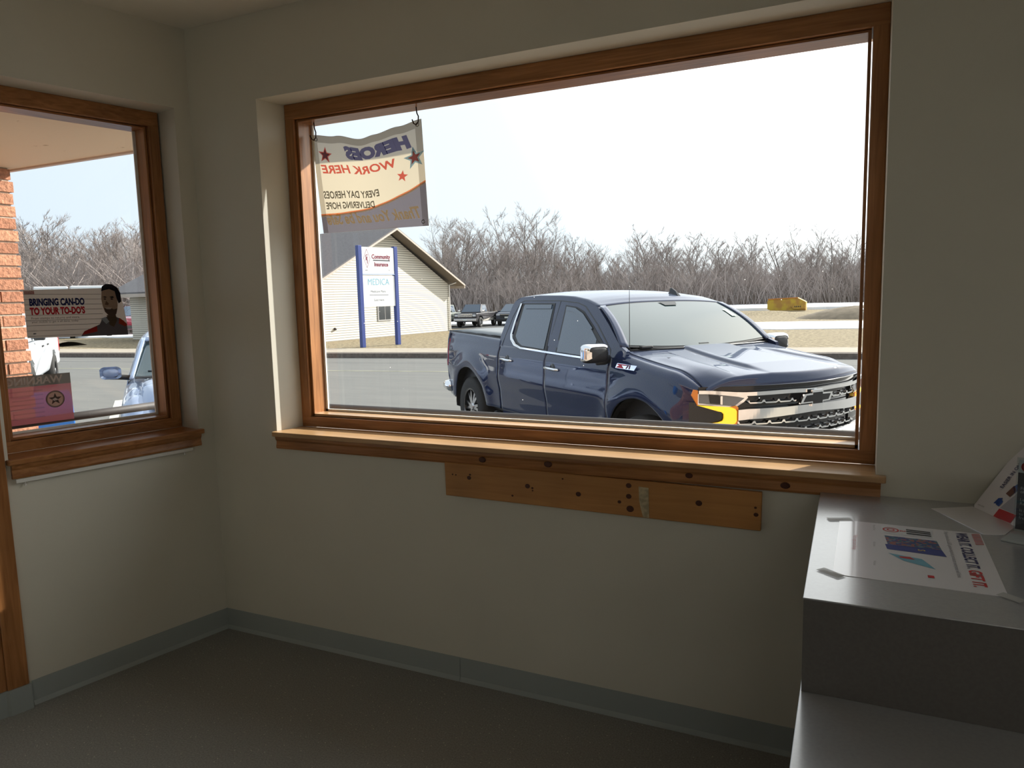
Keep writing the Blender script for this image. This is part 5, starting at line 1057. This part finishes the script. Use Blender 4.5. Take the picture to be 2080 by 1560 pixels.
wv_ = veh('parked_pickup', (-12.38, 5.61, -.30), TRZ, 'white crew cab pickup with dark windows outside, between the brick pier and the WARNING notice', 'truck', M_wht, V1b, V1c, 1.96, (0, -3.70),
    [[(-2.75, 1.26), (-2.66, 1.70), (-1.95, 1.71), (-1.95, 1.26)], [(-1.80, 1.26), (-1.80, 1.71), (-1.2, 1.70), (-.62, 1.26)]],
    dict(ws=((-.37, 1.23), (-1.13, 1.78)), x=.92, lamp=(.55, .88, .85, 1.02), mirror=(-.75, .96, 1.30), mm=M_blk, grille=(.50, .70, 1.0), bumper=(.50, .68), bm=M_wht), R=.39, belt=.95, top_w=.74)
for sg in (1, -1):
    for hx in (-1.75, -2.60): MB().box((hx-.11, .975 if sg > 0 else -1.0, 1.05), (hx+.11, 1.0 if sg > 0 else -.975, 1.085), lambda x, s, z: (x, -s, z)).build('door_handle', M_blk, wv_, bevel=.01)
    MB().box((-4.80, .90 if sg > 0 else -.985, .80), (-4.66, .985 if sg > 0 else -.90, 1.14), lambda x, s, z: (x, -s, z)).build('tail_lamp', M_redl, wv_, bevel=.01)
# two white box vans far off, only their roofs show over the poster
for px, lab in ((118, 'white box van far beyond the street, left of two above the grey poster'), (187, 'white box van far beyond the street, right of two above the grey poster')):
    e2 = empty('box_van', at_(px, 43, GZ), R_(147)); tag(e2, lab, 'van', 'far white box vans')
    MB().box((-3.2, -.80, .55), (.6, .80, 2.86)).build('cargo_box', M_wht, e2, bevel=.05)
    MB().prism([(.62, .55), (2.0, .55), (2.0, 1.25), (1.45, 1.40), (1.05, 2.15), (.62, 2.2)], lambda u, v, s: (u, .95 if s else -.95, v)).build('cab', M_wht, e2, bevel=.05)
    for cx in (1.3, -2.2):
        for sg in (1, -1): MB().lathe([(.22, -.1), (.38, -.12), (.38, .12), (.22, .1)], 24, lambda a, b2, h: (cx+a, sg*.90+h, .38+b2)).build('wheel', M_rub, e2)

# pale blue retro wagon, facing the building
HP = carpaint('pale_blue_paint', (.30, .37, .52), .3); HP.node_tree.nodes['Principled BSDF'].inputs['Roughness'].default_value = .4
hh = empty('parked_wagon', at_(410, 8.9, -.30), TRZ); tag(hh, 'pale blue retro-styled wagon facing the building, cut off by the left window frame', 'car')
HX = lambda x, s, z: Vector((x, -s, z))
def hroofz(x): return interp([-3.3, -2.6, -1.6, -.95, -.72], [1.38, 1.55, 1.615, 1.56, 1.47], x)
# cabin shell: cross sections along x
def hcab(i, j):
    x = lerp(-3.3, -.72, i); zt = hroofz(x); a = lerp(-pi/2, pi/2, j); s = sin(a); c = cos(a)
    sw = .665*math.copysign(abs(s)**.55, s); z = 1.02+(zt-1.02)*abs(c)**.42
    if abs(j-.5) > .49: z = 1.02; sw = math.copysign(.80, s)
    else: sw *= 1+.20*(1-(z-1.02)/(zt-1.02))
    return HX(x, sw, z)
MB().grid(hcab, 20, 40).build('roof', HP, hh, smooth=True, solid=.01)
MB().grid(lambda a, b2: HX(lerp(-.20, -.74, a)+.10*(1-(2*b2-1)**2)-.03, lerp(-1, 1, b2)*lerp(.76, .60, a), lerp(1.04, 1.45, a)+.03*(1-(2*b2-1)**4)*a), 10, 16).build('windshield', M_wglass, hh, smooth=True)
m = MB()
for sg in (1, -1): m.grid(lambda a, b2, sg=sg: HX(lerp(-.17, -.76, a)+.01, sg*(lerp(.762, .600, a)+.045*b2), lerp(1.02, 1.48, a)), 10, 3)
m.grid(lambda a, b2: HX(-.70-.10*a+.08*(1-(2*b2-1)**2), lerp(-.62, .62, b2), 1.44+.045*a+.03*(1-(2*b2-1)**4)), 3, 14)
m.build('windshield_pillar', HP, hh, smooth=True, solid=.02)
MB().grid(lambda a, b2: HX(lerp(-.30, -.12, a)+.10*(1-(2*b2-1)**2), lerp(-.74, .74, b2), lerp(1.045, 1.03, a)), 2, 12).build('cowl', M_blk, hh, smooth=True, solid=.01)
def hhood(i, j):
    s = lerp(-.70, .70, j); q = abs(s)/.70; u = i; x = lerp(-.16+.10*(1-q*q), .80-.12*q*q, u)
    z = 1.045-.04*u-.15*u**4-.04*q**2-.11*q**8*(.4+.6*u)+.022*math.exp(-((q-.42)/.2)**2)*(1-u)
    return HX(x, s, z)
MB().grid(hhood, 24, 36).build('hood', HP, hh, smooth=True, solid=.008)
def hfend(sg):
    def fn(i, j):
        x = lerp(-.95, .86, i); a = j*pi; k = math.sqrt(max(.02, 1-((x+.02)/.92)**4)) if x > 0 else 1.0
        zt = interp([-.95, -.5, 0, .4, .7, .86], [.99, .97, .93, .88, .79, .62], x); w_ = .20*k+.02
        return HX(x, sg*(.70+w_*(-cos(a))*1.0), .45+(zt-.45)*sin(a)**.55 if 0 < j < 1 else .45)
    return fn
for sg in (1, -1):
    MB().grid(hfend(sg), 28, 18).build('fender', HP, hh, smooth=True, solid=.008)
    MB().lathe([(.001, .03), (.085, .012), (.10, -.03)], 20, lambda a, b2, h, sg=sg: HX(.74+h, sg*.68+a, .60+b2)).build('headlamp', M_hl, hh, smooth=True)
    MB().grid(lambda a, b2, sg=sg: HX(lerp(-3.4, -.72, a), sg*(.80+.07*sin(pi*b2*.9)), lerp(.35, 1.03, b2)), 20, 10).build('body_side', HP, hh, smooth=True, solid=.01)
    mr = empty('mirror', parent=hh)
    MB().grid(lambda a, b2, sg=sg: HX(-.36+.055*sin(pi*b2), sg*(1.005+.115*max(-1, min(1, 1.2*cos(2*pi*a)))*(.5+.5*sin(pi*b2))), 1.095+.075*max(-1, min(1, 1.2*sin(2*pi*a)))*(.55+.45*sin(pi*b2))), 24, 8, closeu=True).build('housing', HP, mr, smooth=True)
    MB().lathe([(.001, .012), (.085, .006), (.115, -.03)], 24, lambda a, b2, h, sg=sg: HX(-.335+h, sg*(1.005+a*.98), 1.095+b2*.62)).build('mirror_face', HP, mr, smooth=True)
    MB().tube([HX(-.36, sg*.80, 1.02), HX(-.36, sg*.90, 1.035), HX(-.36, sg*1.05, 1.035)], [.03, .032, .02], 8).build('mirror_arm', M_blk, mr, smooth=True)
    for cx in (.08, -2.55): wheel(cx, .74, sg, R=.32, W=.2, rim=.21, par=hh, X=HX, spokes=5, cz=.32)
    MB().tube([HX(-.12, sg*.10, 1.055), HX(-.20, sg*.10+.25, 1.075), HX(-.26, sg*.10+.50, 1.10)], .008, 6).build('wiper', M_gblk, hh, smooth=True)
MB().box((-3.4, -.78, .30), (.6, .78, .72), HX).build('underbody', M_blk, hh)
MB().grid(lambda a, b2: HX(.80+.05*(1-(2*b2-1)**2), lerp(-.72, .72, b2), lerp(.35, .66, a)), 6, 20).build('front_bumper', HP, hh, smooth=True, solid=.01)
MB().box((.80, -.34, .60), (.865, .34, .80), HX).build('grille', M_chrome, hh, bevel=.02)
